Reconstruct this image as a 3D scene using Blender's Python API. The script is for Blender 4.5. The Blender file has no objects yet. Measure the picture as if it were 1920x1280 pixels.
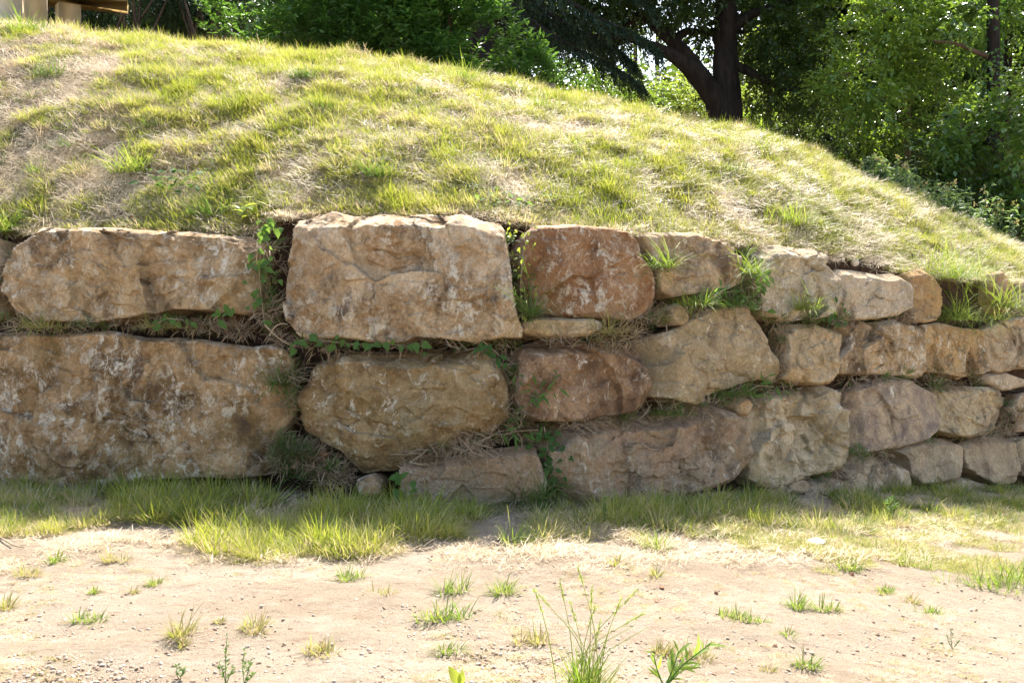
import bpy, math
import numpy as np
from mathutils import Vector, Matrix, Euler

SC = bpy.context.scene
R = math.radians
rng = np.random.default_rng(11)

# ------------------------------------------------------------------ camera, sky, sun, exposure
FPX = 1884.0
EYE = 1.55
PITCH = R(2.13)
cam_d = bpy.data.cameras.new("camera")
cam_d.sensor_width = 36.0
cam_d.lens = 36.0 * FPX / 1920.0
cam_d.clip_start = 0.05
cam_d.clip_end = 2000.0
cam = bpy.data.objects.new("camera", cam_d)
SC.collection.objects.link(cam)
cam.location = (0, 0, EYE)
cam.rotation_euler = (R(90) - PITCH, 0, 0)
SC.camera = cam

SUN_EL, SUN_AZ = R(54), R(11)           # azimuth measured from +Y (behind the bank) towards +X
world = bpy.data.worlds.new("World")
SC.world = world
world.use_nodes = True
wn = world.node_tree
bg = wn.nodes["Background"]
sky = wn.nodes.new("ShaderNodeTexSky")
sky.sky_type = 'NISHITA'
sky.sun_disc = False
sky.sun_elevation = SUN_EL
sky.sun_rotation = SUN_AZ
sky.air_density = 1.0
sky.dust_density = 2.5
sky.ozone_density = 1.0
wn.links.new(sky.outputs[0], bg.inputs[0])
bg.inputs[1].default_value = 0.122
sun_d = bpy.data.lights.new("sun", 'SUN')
sun_d.energy = 4.3
sun_d.angle = R(0.5)
sun_d.color = (1.0, 0.965, 0.90)
sun = bpy.data.objects.new("sun", sun_d)
SC.collection.objects.link(sun)
to_sun = Vector((math.cos(SUN_EL) * math.sin(SUN_AZ), math.cos(SUN_EL) * math.cos(SUN_AZ), math.sin(SUN_EL)))
sun.rotation_euler = to_sun.to_track_quat('Z', 'Y').to_euler()
sun.location = (6, 20, 30)
SC.view_settings.view_transform = 'Standard'
SC.view_settings.look = 'None'
SC.view_settings.exposure = 1.86
SC.view_settings.gamma = 1.0
SC.view_settings.use_curve_mapping = False
SC.render.engine = 'CYCLES'
SC.cycles.max_bounces = 10
SC.cycles.diffuse_bounces = 5
SC.cycles.transmission_bounces = 6
SC.cycles.use_denoising = True
SC.cycles.denoising_prefilter = 'ACCURATE'

# ------------------------------------------------------------------ small maths
CP, SP = math.cos(PITCH), math.sin(PITCH)

def ray(px, py):
    """Direction (with forward y about 1) through a point of the photograph."""
    xc = (np.asarray(px, float) - 960) / FPX
    yc = (640 - np.asarray(py, float)) / FPX
    return np.stack([xc, CP + yc * SP, -SP + yc * CP], -1)

def at(px, py, D):
    """World point on that ray at forward distance y = D."""
    d = ray(px, py)
    t = np.asarray(D, float) / d[..., 1]
    return d * t[..., None] + np.array([0, 0, EYE])

def H(ix, iy, iz, s):
    h = (ix * 374761393 + iy * 668265263 + iz * 2147483647 + s * 1274126177) & 0xFFFFFFFF
    h = ((h ^ (h >> 13)) * 1274126177) & 0xFFFFFFFF
    h = ((h ^ (h >> 16)) * 2246822519) & 0xFFFFFFFF
    return ((h ^ (h >> 15)) & 0xFFFFFF) / float(0xFFFFFF)

def vnoise(p, s=0):
    p = np.asarray(p, float)
    i = np.floor(p).astype(np.int64)
    f = p - i
    u = f * f * f * (f * (f * 6 - 15) + 10)
    r = 0
    for dx in (0, 1):
        for dy in (0, 1):
            for dz in (0, 1):
                w = (u[..., 0] if dx else 1 - u[..., 0]) * (u[..., 1] if dy else 1 - u[..., 1]) * (u[..., 2] if dz else 1 - u[..., 2])
                r = r + w * H(i[..., 0] + dx, i[..., 1] + dy, i[..., 2] + dz, s)
    return r * 2 - 1

def fbm(p, o=4, s=0, g=0.5):
    p = np.asarray(p, float)
    a, r, t = 1.0, 0, 0
    for k in range(o):
        r = r + a * vnoise(p * 2 ** k + 17.3 * k, s + k)
        t += a
        a *= g
    return r / t

def facets(p, s, tilt=0.5):
    """Piecewise tilted planes over random cells: the broken look of quarried stone."""
    n = p.shape[0]
    i = np.floor(p).astype(np.int64)
    best = np.full(n, 9e9)
    val = np.zeros(n)
    for dx in (-1, 0, 1):
        for dy in (-1, 0, 1):
            for dz in (-1, 0, 1):
                c = i + np.array([dx, dy, dz])
                jx, jy, jz = [H(c[:, 0], c[:, 1], c[:, 2], s + k) for k in range(3)]
                d = p - (c + np.stack([jx, jy, jz], 1))
                dd = (d ** 2).sum(1)
                gx, gy, of = [H(c[:, 0], c[:, 1], c[:, 2], s + 5 + k) * 2 - 1 for k in range(3)]
                v = of * 0.5 + tilt * (gx * d[:, 0] + gy * d[:, 1])
                m = dd < best
                best = np.where(m, dd, best)
                val = np.where(m, v, val)
    return val

def smooth1(a, n):
    k = np.hanning(n + 2)[1:-1]
    k /= k.sum()
    return np.convolve(np.pad(a, n // 2, mode='edge'), k, 'valid')[:len(a)]

def norm(v):
    v = np.asarray(v, float)
    return v / np.maximum(np.linalg.norm(v, axis=-1, keepdims=True), 1e-9)

# ------------------------------------------------------------------ mesh and object helpers
def mesh_np(name, V, quads=None, tris=None, mat=None, attrs=None, smooth=True):
    V = np.asarray(V, np.float32)
    me = bpy.data.meshes.new(name)
    loops, starts, tot = [], [], 0
    for F, k in ((quads, 4), (tris, 3)):
        if F is not None and len(F):
            F = np.asarray(F, np.int32)
            loops.append(F.ravel())
            starts.append(tot + np.arange(len(F)) * k)
            tot += F.size
    me.vertices.add(len(V))
    me.vertices.foreach_set("co", V.ravel())
    if loops:
        L = np.concatenate(loops)
        S = np.concatenate(starts).astype(np.int32)
        me.loops.add(len(L))
        me.loops.foreach_set("vertex_index", L)
        me.polygons.add(len(S))
        me.polygons.foreach_set("loop_start", S)
        if smooth:
            me.polygons.foreach_set("use_smooth", np.ones(len(S), bool))
    for k, (typ, arr) in (attrs or {}).items():
        at_ = me.attributes.new(k, typ, 'POINT')
        arr = np.asarray(arr)
        if typ == 'FLOAT':
            at_.data.foreach_set("value", arr.astype(np.float32))
        elif typ == 'INT':
            at_.data.foreach_set("value", arr.astype(np.int32))
        elif typ == 'FLOAT_VECTOR':
            at_.data.foreach_set("vector", arr.astype(np.float32).ravel())
    me.update(calc_edges=True)
    me.validate()
    if mat:
        me.materials.append(mat)
    return me

def link(name, data, parent=None, loc=(0, 0, 0)):
    o = bpy.data.objects.new(name, data)
    SC.collection.objects.link(o)
    o.location = loc
    if parent is not None:
        o.parent = parent
        o.location = Vector(loc) - root_loc(parent)
    return o

def root_loc(o):
    v = Vector((0, 0, 0))
    while o is not None:
        v += o.location
        o = o.parent
    return v

def tag(o, label=None, cat=None, group=None, kind=None):
    if label: o["label"] = label
    if cat: o["category"] = cat
    if group: o["group"] = group
    if kind: o["kind"] = kind
    return o

def thing(name, loc, label, cat, group=None):
    return tag(link(name, None, None, loc), label, cat, group)

def obj_at(name, V, origin, parent=None, quads=None, tris=None, mat=None, attrs=None, smooth=True):
    """A mesh given in world coordinates, stored about its own origin."""
    me = mesh_np(name, np.asarray(V) - np.asarray(origin), quads, tris, mat, attrs, smooth)
    return link(name, me, parent, Vector(origin))

class Geo:
    """Collects vertices, quads, tris and a tone value before they become one mesh."""
    def __init__(s):
        s.V, s.Q, s.T, s.t, s.n = [], [], [], [], 0
    def add(s, V, Q=None, T=None, tone=0.0):
        V = np.asarray(V, float).reshape(-1, 3)
        if Q is not None and len(Q): s.Q.append(np.asarray(Q) + s.n)
        if T is not None and len(T): s.T.append(np.asarray(T) + s.n)
        s.V.append(V)
        s.t.append(np.broadcast_to(np.asarray(tone, float), (len(V),)))
        s.n += len(V)
    def arrays(s):
        c = lambda a: np.concatenate(a) if a else None
        return c(s.V), c(s.Q), c(s.T), c(s.t)
    def build(s, name, mat, parent=None, origin=(0, 0, 0), smooth=True):
        V, Q, T, t = s.arrays()
        return obj_at(name, V, origin, parent, Q, T, mat, {"tone": ('FLOAT', t)}, smooth)
    def mesh(s, name, mat, smooth=True):
        V, Q, T, t = s.arrays()
        return mesh_np(name, V, Q, T, mat, {"tone": ('FLOAT', t)}, smooth)

# ------------------------------------------------------------------ materials
def new_mat(name):
    m = bpy.data.materials.new(name)
    m.use_nodes = True
    nt = m.node_tree
    for n in list(nt.nodes):
        nt.nodes.remove(n)
    out = nt.nodes.new("ShaderNodeOutputMaterial")
    return m, nt, out

class NT:
    def __init__(s, nt): s.nt = nt
    def n(s, typ, **kw):
        x = s.nt.nodes.new(typ)
        for k, v in kw.items():
            setattr(x, k, v)
        return x
    def l(s, a, b): s.nt.links.new(a, b)
    def noise(s, vec, scale, detail=6, rough=0.6, dist=0.0):
        x = s.n("ShaderNodeTexNoise")
        x.inputs["Scale"].default_value = scale
        x.inputs["Detail"].default_value = detail
        x.inputs["Roughness"].default_value = rough
        x.inputs["Distortion"].default_value = dist
        if vec is not None: s.l(vec, x.inputs["Vector"])
        return x.outputs["Fac"]
    def ramp(s, fac, a, b, c0=0.0, c1=1.0):
        x = s.n("ShaderNodeMapRange")
        x.inputs["From Min"].default_value = a
        x.inputs["From Max"].default_value = b
        x.inputs["To Min"].default_value = c0
        x.inputs["To Max"].default_value = c1
        s.l(fac, x.inputs["Value"])
        return x.outputs["Result"]
    def mix(s, fac, a, b):
        x = s.n("ShaderNodeMix", data_type='RGBA')
        for sock, v in ((x.inputs[0], fac), (x.inputs[6], a), (x.inputs[7], b)):
            if isinstance(v, (int, float)): sock.default_value = v
            elif isinstance(v, (tuple, list)): sock.default_value = tuple(v) + (1.0,) if len(v) == 3 else v
            else: s.l(v, sock)
        return x.outputs[2]
    def math(s, op, a, b=0.0):
        x = s.n("ShaderNodeMath", operation=op)
        for sock, v in ((x.inputs[0], a), (x.inputs[1], b)):
            if isinstance(v, (int, float)): sock.default_value = v
            else: s.l(v, sock)
        return x.outputs[0]
    def bump(s, hgt, strength, dist, prev=None):
        x = s.n("ShaderNodeBump")
        x.inputs["Strength"].default_value = strength
        x.inputs["Distance"].default_value = dist
        s.l(hgt, x.inputs["Height"])
        if prev is not None: s.l(prev, x.inputs["Normal"])
        return x.outputs[0]
    def offset(s, vec, off, scale=(1, 1, 1)):
        x = s.n("ShaderNodeMapping")
        x.inputs["Location"].default_value = off
        x.inputs["Scale"].default_value = scale
        s.l(vec, x.inputs["Vector"])
        return x.outputs[0]

def stone_mat(name, c1, c2, white, dark, seed, wamt=0.5, damt=0.5, olive=0.25, orange=0.3):
    m, nt, out = new_mat(name)
    g = NT(nt)
    tc = g.n("ShaderNodeTexCoord")
    r = np.random.default_rng(seed)
    vec = g.offset(tc.outputs["Object"], tuple(r.uniform(-40, 40, 3)))
    st = g.offset(vec, (3, 1, 2), (1.4, 1.4, 1.0))            # streaked up and down
    base = g.mix(g.ramp(g.noise(vec, 3.0, 10, 0.68, 0.4), 0.40, 0.60), tuple(0.66 * c for c in c1), tuple(1.12 * c for c in c2))
    base = g.mix(g.math('MULTIPLY', g.ramp(g.noise(st, 3.4, 7, 0.65), 0.5, 0.72), orange), base, (0.46, 0.235, 0.085))
    base = g.mix(g.math('MULTIPLY', g.ramp(g.noise(g.offset(vec, (9, 5, 7)), 1.7, 7, 0.66), 0.52, 0.72), olive), base, (0.15, 0.125, 0.045))
    dk = g.ramp(g.noise(g.offset(st, (5, 8, 3)), 2.1, 9, 0.68, 0.3), 0.56 - 0.10 * damt, 0.66 - 0.08 * damt)
    base = g.mix(g.math('MULTIPLY', dk, 0.45 + 0.5 * damt), base, dark)
    wm = g.ramp(g.noise(g.offset(vec, (2, 9, 4)), 2.0, 5, 0.62), 0.36, 0.60)
    wf = g.ramp(g.noise(g.offset(st, (1, 1, 6)), 7.5, 13, 0.78, 0.7), 0.605 - 0.13 * wamt, 0.645 - 0.115 * wamt)
    wh = g.math('MULTIPLY', g.math('MULTIPLY', wf, wm), 0.9)
    base = g.mix(wh, base, white)
    # thin pale veins
    vn = g.n("ShaderNodeTexNoise")
    vn.inputs["Scale"].default_value = 2.6
    vn.inputs["Detail"].default_value = 7
    vn.inputs["Roughness"].default_value = 0.7
    g.l(g.offset(vec, (7, 3, 1)), vn.inputs["Vector"])
    ve = g.ramp(g.math('ABSOLUTE', g.math('SUBTRACT', vn.outputs["Fac"], 0.5)), 0.0, 0.02, 1.0, 0.0)
    base = g.mix(g.math('MULTIPLY', g.math('MULTIPLY', ve, wm), 0.5 * wamt + 0.1), base, white)
    wr = g.n("ShaderNodeAttribute", attribute_name="wear").outputs["Fac"]
    wr = g.math('MULTIPLY', wr, g.ramp(g.noise(vec, 5, 8, 0.7), 0.42, 0.62))
    base = g.mix(g.math('MULTIPLY', wr, 0.6), base, white)
    pk = g.ramp(g.noise(g.offset(vec, (4, 4, 2)), 17, 10, 0.75), 0.60, 0.68)
    base = g.mix(g.math('MULTIPLY', pk, 0.4), base, dark)
    sp = g.ramp(g.noise(vec, 45, 5, 0.7), 0.34, 0.66, 0.75, 1.2)
    hs = g.n("ShaderNodeHueSaturation")
    g.l(base, hs.inputs["Color"])
    g.l(sp, hs.inputs["Value"])
    p = g.n("ShaderNodeBsdfPrincipled")
    g.l(hs.outputs[0], p.inputs["Base Color"])
    p.inputs["Roughness"].default_value = 0.92
    p.inputs["Specular IOR Level"].default_value = 0.22
    b = g.bump(g.noise(vec, 9, 12, 0.72), 0.85, 0.07)
    b = g.bump(g.noise(vec, 50, 8, 0.72), 0.7, 0.014, b)
    b = g.bump(wh, 0.25, 0.01, b)
    g.l(b, p.inputs["Normal"])
    g.l(p.outputs[0], out.inputs[0])
    return m

def blade_mat(name, green, green2, straw, dry=None, patch=0.9, bias=0.0, trans=0.42):
    """Grass: green or straw by patch noise, by blade and (for scattered tufts) by tuft."""
    m, nt, out = new_mat(name)
    g = NT(nt)
    tone = g.n("ShaderNodeAttribute", attribute_name="tone").outputs["Fac"]
    geo = g.n("ShaderNodeNewGeometry")
    n1 = g.noise(geo.outputs["Position"], 1.1, 4, 0.6)
    col = g.mix(g.ramp(g.math('ADD', g.math('MULTIPLY', tone, 0.5), n1), 0.45, 1.05), green, green2)
    f = g.math('ADD', g.math('MULTIPLY', tone, 0.75), bias)
    if dry is None:
        inst = g.n("ShaderNodeAttribute", attribute_type='INSTANCER', attribute_name="dry").outputs["Fac"]
        f = g.math('ADD', f, g.math('MULTIPLY', inst, 0.8))
    else:
        f = g.math('ADD', f, dry)
    f = g.ramp(f, 0.55, 0.95)
    st = g.mix(tone, straw, tuple(0.62 * c for c in straw))
    col = g.mix(f, col, st)
    d = g.n("ShaderNodeBsdfPrincipled")
    g.l(col, d.inputs["Base Color"])
    d.inputs["Roughness"].default_value = 0.6
    d.inputs["Specular IOR Level"].default_value = 0.3
    t = g.n("ShaderNodeBsdfTranslucent")
    hs = g.n("ShaderNodeHueSaturation")
    hs.inputs["Value"].default_value = 1.5
    hs.inputs["Saturation"].default_value = 1.08
    g.l(col, hs.inputs["Color"])
    g.l(hs.outputs[0], t.inputs["Color"])
    mx = g.n("ShaderNodeMixShader")
    mx.inputs[0].default_value = trans
    g.l(d.outputs[0], mx.inputs[1])
    g.l(t.outputs[0], mx.inputs[2])
    g.l(mx.outputs[0], out.inputs[0])
    return m

def leaf_mat(name, c1, c2, tr, trans=0.4, rough=0.42, spec=0.5):
    m, nt, out = new_mat(name)
    g = NT(nt)
    tone = g.n("ShaderNodeAttribute", attribute_name="tone").outputs["Fac"]
    col = g.mix(tone, c1, c2)
    d = g.n("ShaderNodeBsdfPrincipled")
    g.l(col, d.inputs["Base Color"])
    d.inputs["Roughness"].default_value = rough
    d.inputs["Specular IOR Level"].default_value = spec
    t = g.n("ShaderNodeBsdfTranslucent")
    g.l(g.mix(tone, tr, tuple(1.25 * c for c in tr)), t.inputs["Color"])
    mx = g.n("ShaderNodeMixShader")
    mx.inputs[0].default_value = trans
    g.l(d.outputs[0], mx.inputs[1])
    g.l(t.outputs[0], mx.inputs[2])
    g.l(mx.outputs[0], out.inputs[0])
    return m

def bark_mat(name, c1, c2, scale=6.0):
    m, nt, out = new_mat(name)
    g = NT(nt)
    tc = g.n("ShaderNodeTexCoord")
    v = g.offset(tc.outputs["Object"], (3, 5, 1), (1, 1, 0.25))
    n = g.noise(v, scale, 8, 0.7, 0.5)
    p = g.n("ShaderNodeBsdfPrincipled")
    g.l(g.mix(g.ramp(n, 0.35, 0.65), c1, c2), p.inputs["Base Color"])
    p.inputs["Roughness"].default_value = 0.95
    p.inputs["Specular IOR Level"].default_value = 0.122
    g.l(g.bump(n, 0.9, 0.06), p.inputs["Normal"])
    g.l(p.outputs[0], out.inputs[0])
    return m

def plain_mat(name, c1, c2, scale, rough=0.9, bump=0.4, bdist=0.01):
    m, nt, out = new_mat(name)
    g = NT(nt)
    tc = g.n("ShaderNodeTexCoord")
    n = g.noise(tc.outputs["Object"], scale, 8, 0.65)
    p = g.n("ShaderNodeBsdfPrincipled")
    g.l(g.mix(g.ramp(n, 0.35, 0.68), c1, c2), p.inputs["Base Color"])
    p.inputs["Roughness"].default_value = rough
    p.inputs["Specular IOR Level"].default_value = 0.2
    g.l(g.bump(g.noise(tc.outputs["Object"], scale * 5, 8, 0.7), bump, bdist), p.inputs["Normal"])
    g.l(p.outputs[0], out.inputs[0])
    return m

def ground_mat():
    m, nt, out = new_mat("pale_earth")
    g = NT(nt)
    geo = g.n("ShaderNodeNewGeometry")
    P = geo.outputs["Position"]
    st = g.offset(P, (0, 0, 0), (0.55, 1.5, 1))
    c = g.mix(g.ramp(g.noise(st, 0.9, 6, 0.6, 0.3), 0.35, 0.65), (0.46, 0.37, 0.27), (0.37, 0.285, 0.195))
    c = g.mix(g.math('MULTIPLY', g.ramp(g.noise(P, 4.0, 8, 0.7), 0.5, 0.72), 0.6), c, (0.53, 0.45, 0.35))
    c = g.mix(g.math('MULTIPLY', g.ramp(g.noise(st, 16, 6, 0.7), 0.54, 0.66), 0.6), c, (0.27, 0.165, 0.10))
    c = g.mix(g.math('MULTIPLY', g.ramp(g.noise(P, 60, 4, 0.7), 0.60, 0.72), 0.5), c, (0.27, 0.16, 0.10))
    p = g.n("ShaderNodeBsdfPrincipled")
    g.l(c, p.inputs["Base Color"])
    p.inputs["Roughness"].default_value = 0.97
    p.inputs["Specular IOR Level"].default_value = 0.1
    b = g.bump(g.noise(P, 7, 10, 0.72), 1.0, 0.09)
    b = g.bump(g.noise(P, 38, 8, 0.74), 1.0, 0.03, b)
    b = g.bump(g.noise(P, 130, 4, 0.7), 0.5, 0.006, b)
    g.l(b, p.inputs["Normal"])
    g.l(p.outputs[0], out.inputs[0])
    return m

def hill_mat():
    m, nt, out = new_mat("bank_turf")
    g = NT(nt)
    geo = g.n("ShaderNodeNewGeometry")
    P = geo.outputs["Position"]
    soil = g.n("ShaderNodeAttribute", attribute_name="soil").outputs["Fac"]
    c = g.mix(g.ramp(g.noise(P, 1.3, 6, 0.65), 0.38, 0.62), (0.40, 0.29, 0.175), (0.25, 0.205, 0.09))
    c = g.mix(g.ramp(g.noise(P, 9, 8, 0.7), 0.42, 0.66), c, (0.50, 0.38, 0.25))
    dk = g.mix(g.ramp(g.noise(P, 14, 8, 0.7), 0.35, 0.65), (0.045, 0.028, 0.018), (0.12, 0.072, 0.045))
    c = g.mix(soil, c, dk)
    p = g.n("ShaderNodeBsdfPrincipled")
    g.l(c, p.inputs["Base Color"])
    p.inputs["Roughness"].default_value = 0.97
    p.inputs["Specular IOR Level"].default_value = 0.08
    b = g.bump(g.noise(P, 8, 9, 0.7), 0.9, 0.06)
    b = g.bump(g.noise(P, 60, 6, 0.7), 0.8, 0.02, b)
    g.l(b, p.inputs["Normal"])
    g.l(p.outputs[0], out.inputs[0])
    return m

M_ground = ground_mat()
M_hill = hill_mat()
GREEN, GREEN2, STRAW = (0.18, 0.225, 0.028), (0.37, 0.36, 0.07), (0.66, 0.52, 0.31)
M_meadow = blade_mat("meadow_blades", GREEN, GREEN2, STRAW)
M_straw = blade_mat("dry_blades", (0.32, 0.28, 0.11), (0.42, 0.35, 0.16), (0.70, 0.555, 0.36), bias=0.5, trans=0.25)
M_tuft = blade_mat("green_blades", (0.13, 0.205, 0.028), (0.24, 0.29, 0.05), (0.50, 0.41, 0.19), dry=0.06)
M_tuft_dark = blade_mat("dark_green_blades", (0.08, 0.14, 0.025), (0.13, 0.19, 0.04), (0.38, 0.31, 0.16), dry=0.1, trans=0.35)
M_tuft_dry = blade_mat("yellowing_blades", (0.22, 0.24, 0.05), (0.33, 0.29, 0.09), (0.52, 0.40, 0.20), dry=0.32)
M_joint = blade_mat("withered_blades", (0.07, 0.10, 0.025), (0.12, 0.14, 0.04), (0.42, 0.29, 0.17), trans=0.25)
M_root = plain_mat("dead_stems", (0.24, 0.16, 0.09), (0.40, 0.30, 0.19), 8)

# ------------------------------------------------------------------ the lie of the land
# tables over the horizontal direction (column of the photograph); smoothed, then looked up
COLS = np.arange(-800, 2801, 10.0)
def table(xs, ys, n=21): return smooth1(np.interp(COLS, xs, ys), n)
T_D0 = table([-800, -300, 0, 300, 600, 900, 1100, 1300, 1500, 1700, 1900, 2100, 2400, 2800],
             [11.0, 9.3, 8.5, 8.1, 7.8, 7.6, 7.75, 8.3, 9.2, 10.3, 11.5, 12.9, 15.2, 19.0])
T_WT = table([-800, 0, 300, 470, 540, 900, 1000, 1200, 1400, 1560, 1700, 1900, 2100, 2800],
             [436, 436, 434, 437, 402, 404, 426, 443, 463, 487, 513, 533, 552, 570], 7)   # wall top
T_CD = table([-800, 0, 600, 1000, 1400, 1700, 1920, 2200, 2800], [16.5, 14.5, 13.5, 13.0, 13.4, 14.6, 16.4, 18.5, 24])
T_CR = table([-800, -100, 0, 200, 400, 600, 800, 1000, 1200, 1400, 1600, 1700, 1850, 1920, 2100, 2400, 2800],
             [30, 40, 50, 72, 98, 114, 140, 176, 226, 262, 334, 385, 446, 483, 545, 572, 575])     # crest
def look(T, px): return np.interp(px, COLS, T)
def col_of(x, y): return 960 + FPX * x / y

BAT = 0.14
def ground_z(x, y):
    x = np.asarray(x, float); y = np.asarray(y, float)
    def sp(v): return np.log1p(np.exp(-np.abs(v * 2.2))) / 2.2 + np.maximum(v, 0)
    z = -0.118 * (sp(x - 0.75) - sp(x - 9.0))
    P = np.stack([x, y, 0 * x], -1)
    return z + 0.035 * fbm(P * 0.8, 3, 3) + 0.012 * fbm(P * 4.0, 3, 8)

def wall_y(px, z):
    """Forward distance of the wall's face in that column at height z."""
    D = look(T_D0, px)
    x = (px - 960) / FPX * D
    zg = -0.118 * np.maximum(x - 0.75, 0)
    return D + BAT * np.maximum(z - zg, -0.2)

def on_wall(px, py, out=0.0):
    """World point where the ray through (px, py) meets the wall's face (moved 'out' towards the camera)."""
    px = np.asarray(px, float); py = np.asarray(py, float)
    D = look(T_D0, px)
    for _ in range(6):
        P = at(px, py, D)
        D = wall_y(px, P[..., 2]) - out
    return at(px, py, D)

def on_ground(px, py):
    d = ray(px, py)
    z = np.zeros(np.shape(px))
    for _ in range(25):
        t = (z - EYE) / d[..., 2]
        P = d * t[..., None] + np.array([0, 0, EYE])
        z = 0.5 * z + 0.5 * ground_z(P[..., 0], P[..., 1])
    P[..., 2] = ground_z(P[..., 0], P[..., 1])
    return P

def hill_start(px):
    y0 = wall_y(px, at(px, look(T_WT, px), look(T_D0, px) + 0.3)[..., 2]) + 0.36
    return y0, at(px, look(T_WT, px), y0)[..., 2]

def hill_z(px, D, bumps=True):
    """Height of the grassy bank and the land behind it, in column px at forward distance D."""
    px = np.asarray(px, float); D = np.asarray(D, float)
    y0, z0 = hill_start(px)
    yc = look(T_CD, px)
    zc = at(px, look(T_CR, px), yc)[..., 2]
    m1 = (zc - EYE) / yc
    mean = (zc - z0) / (yc - y0)
    m0 = np.maximum(2 * mean - m1, 0.05)
    t = np.clip((D - y0) / (yc - y0), 0, 1)
    L = yc - y0
    h00, h10, h01, h11 = 2*t**3 - 3*t**2 + 1, t**3 - 2*t**2 + t, -2*t**3 + 3*t**2, t**3 - t**2
    z = h00 * z0 + h10 * L * m0 + h01 * zc + h11 * L * m1
    back = np.maximum(D - yc, 0)
    z = z + np.maximum(m1, 0) * 0.35 * 3.0 * (1 - np.exp(-back / 3.0))
    if bumps:
        P = np.stack([(px - 960) / FPX * D, D, 0 * D], -1)
        k = np.clip((D - y0) * 2.5, 0.15, 1)
        z = z + k * (0.09 * fbm(P * 1.4, 3, 21) + 0.11 * fbm(P * 3.6, 3, 31))
    return z

def on_hill(px, py):
    """World point where the ray through (px, py) meets the bank."""
    px = np.atleast_1d(np.asarray(px, float)); py = np.atleast_1d(np.asarray(py, float))
    y0, _ = hill_start(px)
    yc = look(T_CD, px)
    best = np.array(y0); found = np.zeros(len(px), bool)
    for k in np.linspace(0, 1.0, 120):
        D = y0 + (yc - y0) * k
        hit = (hill_z(px, D) >= at(px, py, D)[..., 2]) & ~found
        best = np.where(hit, D, best); found |= hit
    best = np.where(found, best, yc)
    P = at(px, py, best)
    P[..., 2] = hill_z(px, best)
    return P

# ground sheet -----------------------------------------------------------------------------
xs = np.concatenate([-np.geomspace(220, 6.2, 26)[:-1], np.linspace(-6, 9, 330), np.geomspace(9.2, 220, 26)[1:]])
ys = np.concatenate([-np.geomspace(160, 1.2, 14), np.linspace(0, 2.9, 12), np.linspace(3.0, 13.4, 260), np.linspace(13.6, 20, 8)])
X, Y = np.meshgrid(xs, ys)
Z = ground_z(X, Y)
Pg = np.stack([X, Y, 0 * X], -1)
near = np.clip(1.5 - np.abs(Y - 7) / 8, 0, 1)
Z = Z + near * (0.010 * fbm(Pg * 11, 3, 50) + 0.016 * np.maximum(fbm(Pg * np.array([3.0, 6.0, 1]), 3, 60), 0))
Z = np.where(Y > 13.4, np.minimum(Z, -0.6), Z)
def grid_faces(nr, nc):
    i = np.arange(nr - 1)[:, None] * nc + np.arange(nc - 1)[None, :]
    return np.stack([i, i + 1, i + nc + 1, i + nc], -1).reshape(-1, 4)
ground = link("ground", mesh_np("ground", np.stack([X, Y, Z], -1).reshape(-1, 3), grid_faces(len(ys), len(xs)), mat=M_ground))
tag(ground, "bare pale earth in front of the stone wall", kind="structure")

# bank: the soil face behind the stones, the slope, the land behind -------------------------------
cols = np.concatenate([np.arange(-800, -100, 40.0), np.arange(-100, 2020, 9.0), np.arange(2020, 2801, 40.0)])
y0, z0 = hill_start(cols)
yc = look(T_CD, cols)
rowsV, rowsS = [], []
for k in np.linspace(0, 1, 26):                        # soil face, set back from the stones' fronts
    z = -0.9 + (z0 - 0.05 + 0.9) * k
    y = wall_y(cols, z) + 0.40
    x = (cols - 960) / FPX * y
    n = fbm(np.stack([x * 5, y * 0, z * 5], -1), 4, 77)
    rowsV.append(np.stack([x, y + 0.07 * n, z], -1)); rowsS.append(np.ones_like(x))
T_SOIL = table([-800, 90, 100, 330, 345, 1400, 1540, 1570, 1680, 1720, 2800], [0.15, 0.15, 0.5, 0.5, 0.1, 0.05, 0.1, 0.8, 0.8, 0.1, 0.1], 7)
for k in np.concatenate([np.linspace(0.0, 1, 110)]):
    y = y0 + 0.04 + (yc - y0 - 0.04) * k
    x = (cols - 960) / FPX * y
    z = hill_z(cols, y)
    rowsV.append(np.stack([x, y, z], -1))
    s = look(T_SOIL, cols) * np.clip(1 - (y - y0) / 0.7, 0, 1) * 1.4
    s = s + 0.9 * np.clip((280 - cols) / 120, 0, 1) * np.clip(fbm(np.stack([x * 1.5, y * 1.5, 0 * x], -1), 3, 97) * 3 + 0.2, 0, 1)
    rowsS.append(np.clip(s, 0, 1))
for b in np.geomspace(0.12, 240, 46):
    y = yc + b
    x = (cols - 960) / FPX * y
    z = hill_z(cols, y) - 0.004 * b
    rowsV.append(np.stack([x, y, z], -1)); rowsS.append(np.full_like(x, 0.2 if b < 2 else 0.5))
V = np.stack(rowsV, 0)
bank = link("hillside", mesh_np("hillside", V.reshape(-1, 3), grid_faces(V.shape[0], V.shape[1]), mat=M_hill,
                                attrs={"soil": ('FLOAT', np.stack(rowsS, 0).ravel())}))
tag(bank, "earth bank with mown grass rising behind the stone wall", kind="structure")

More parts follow.
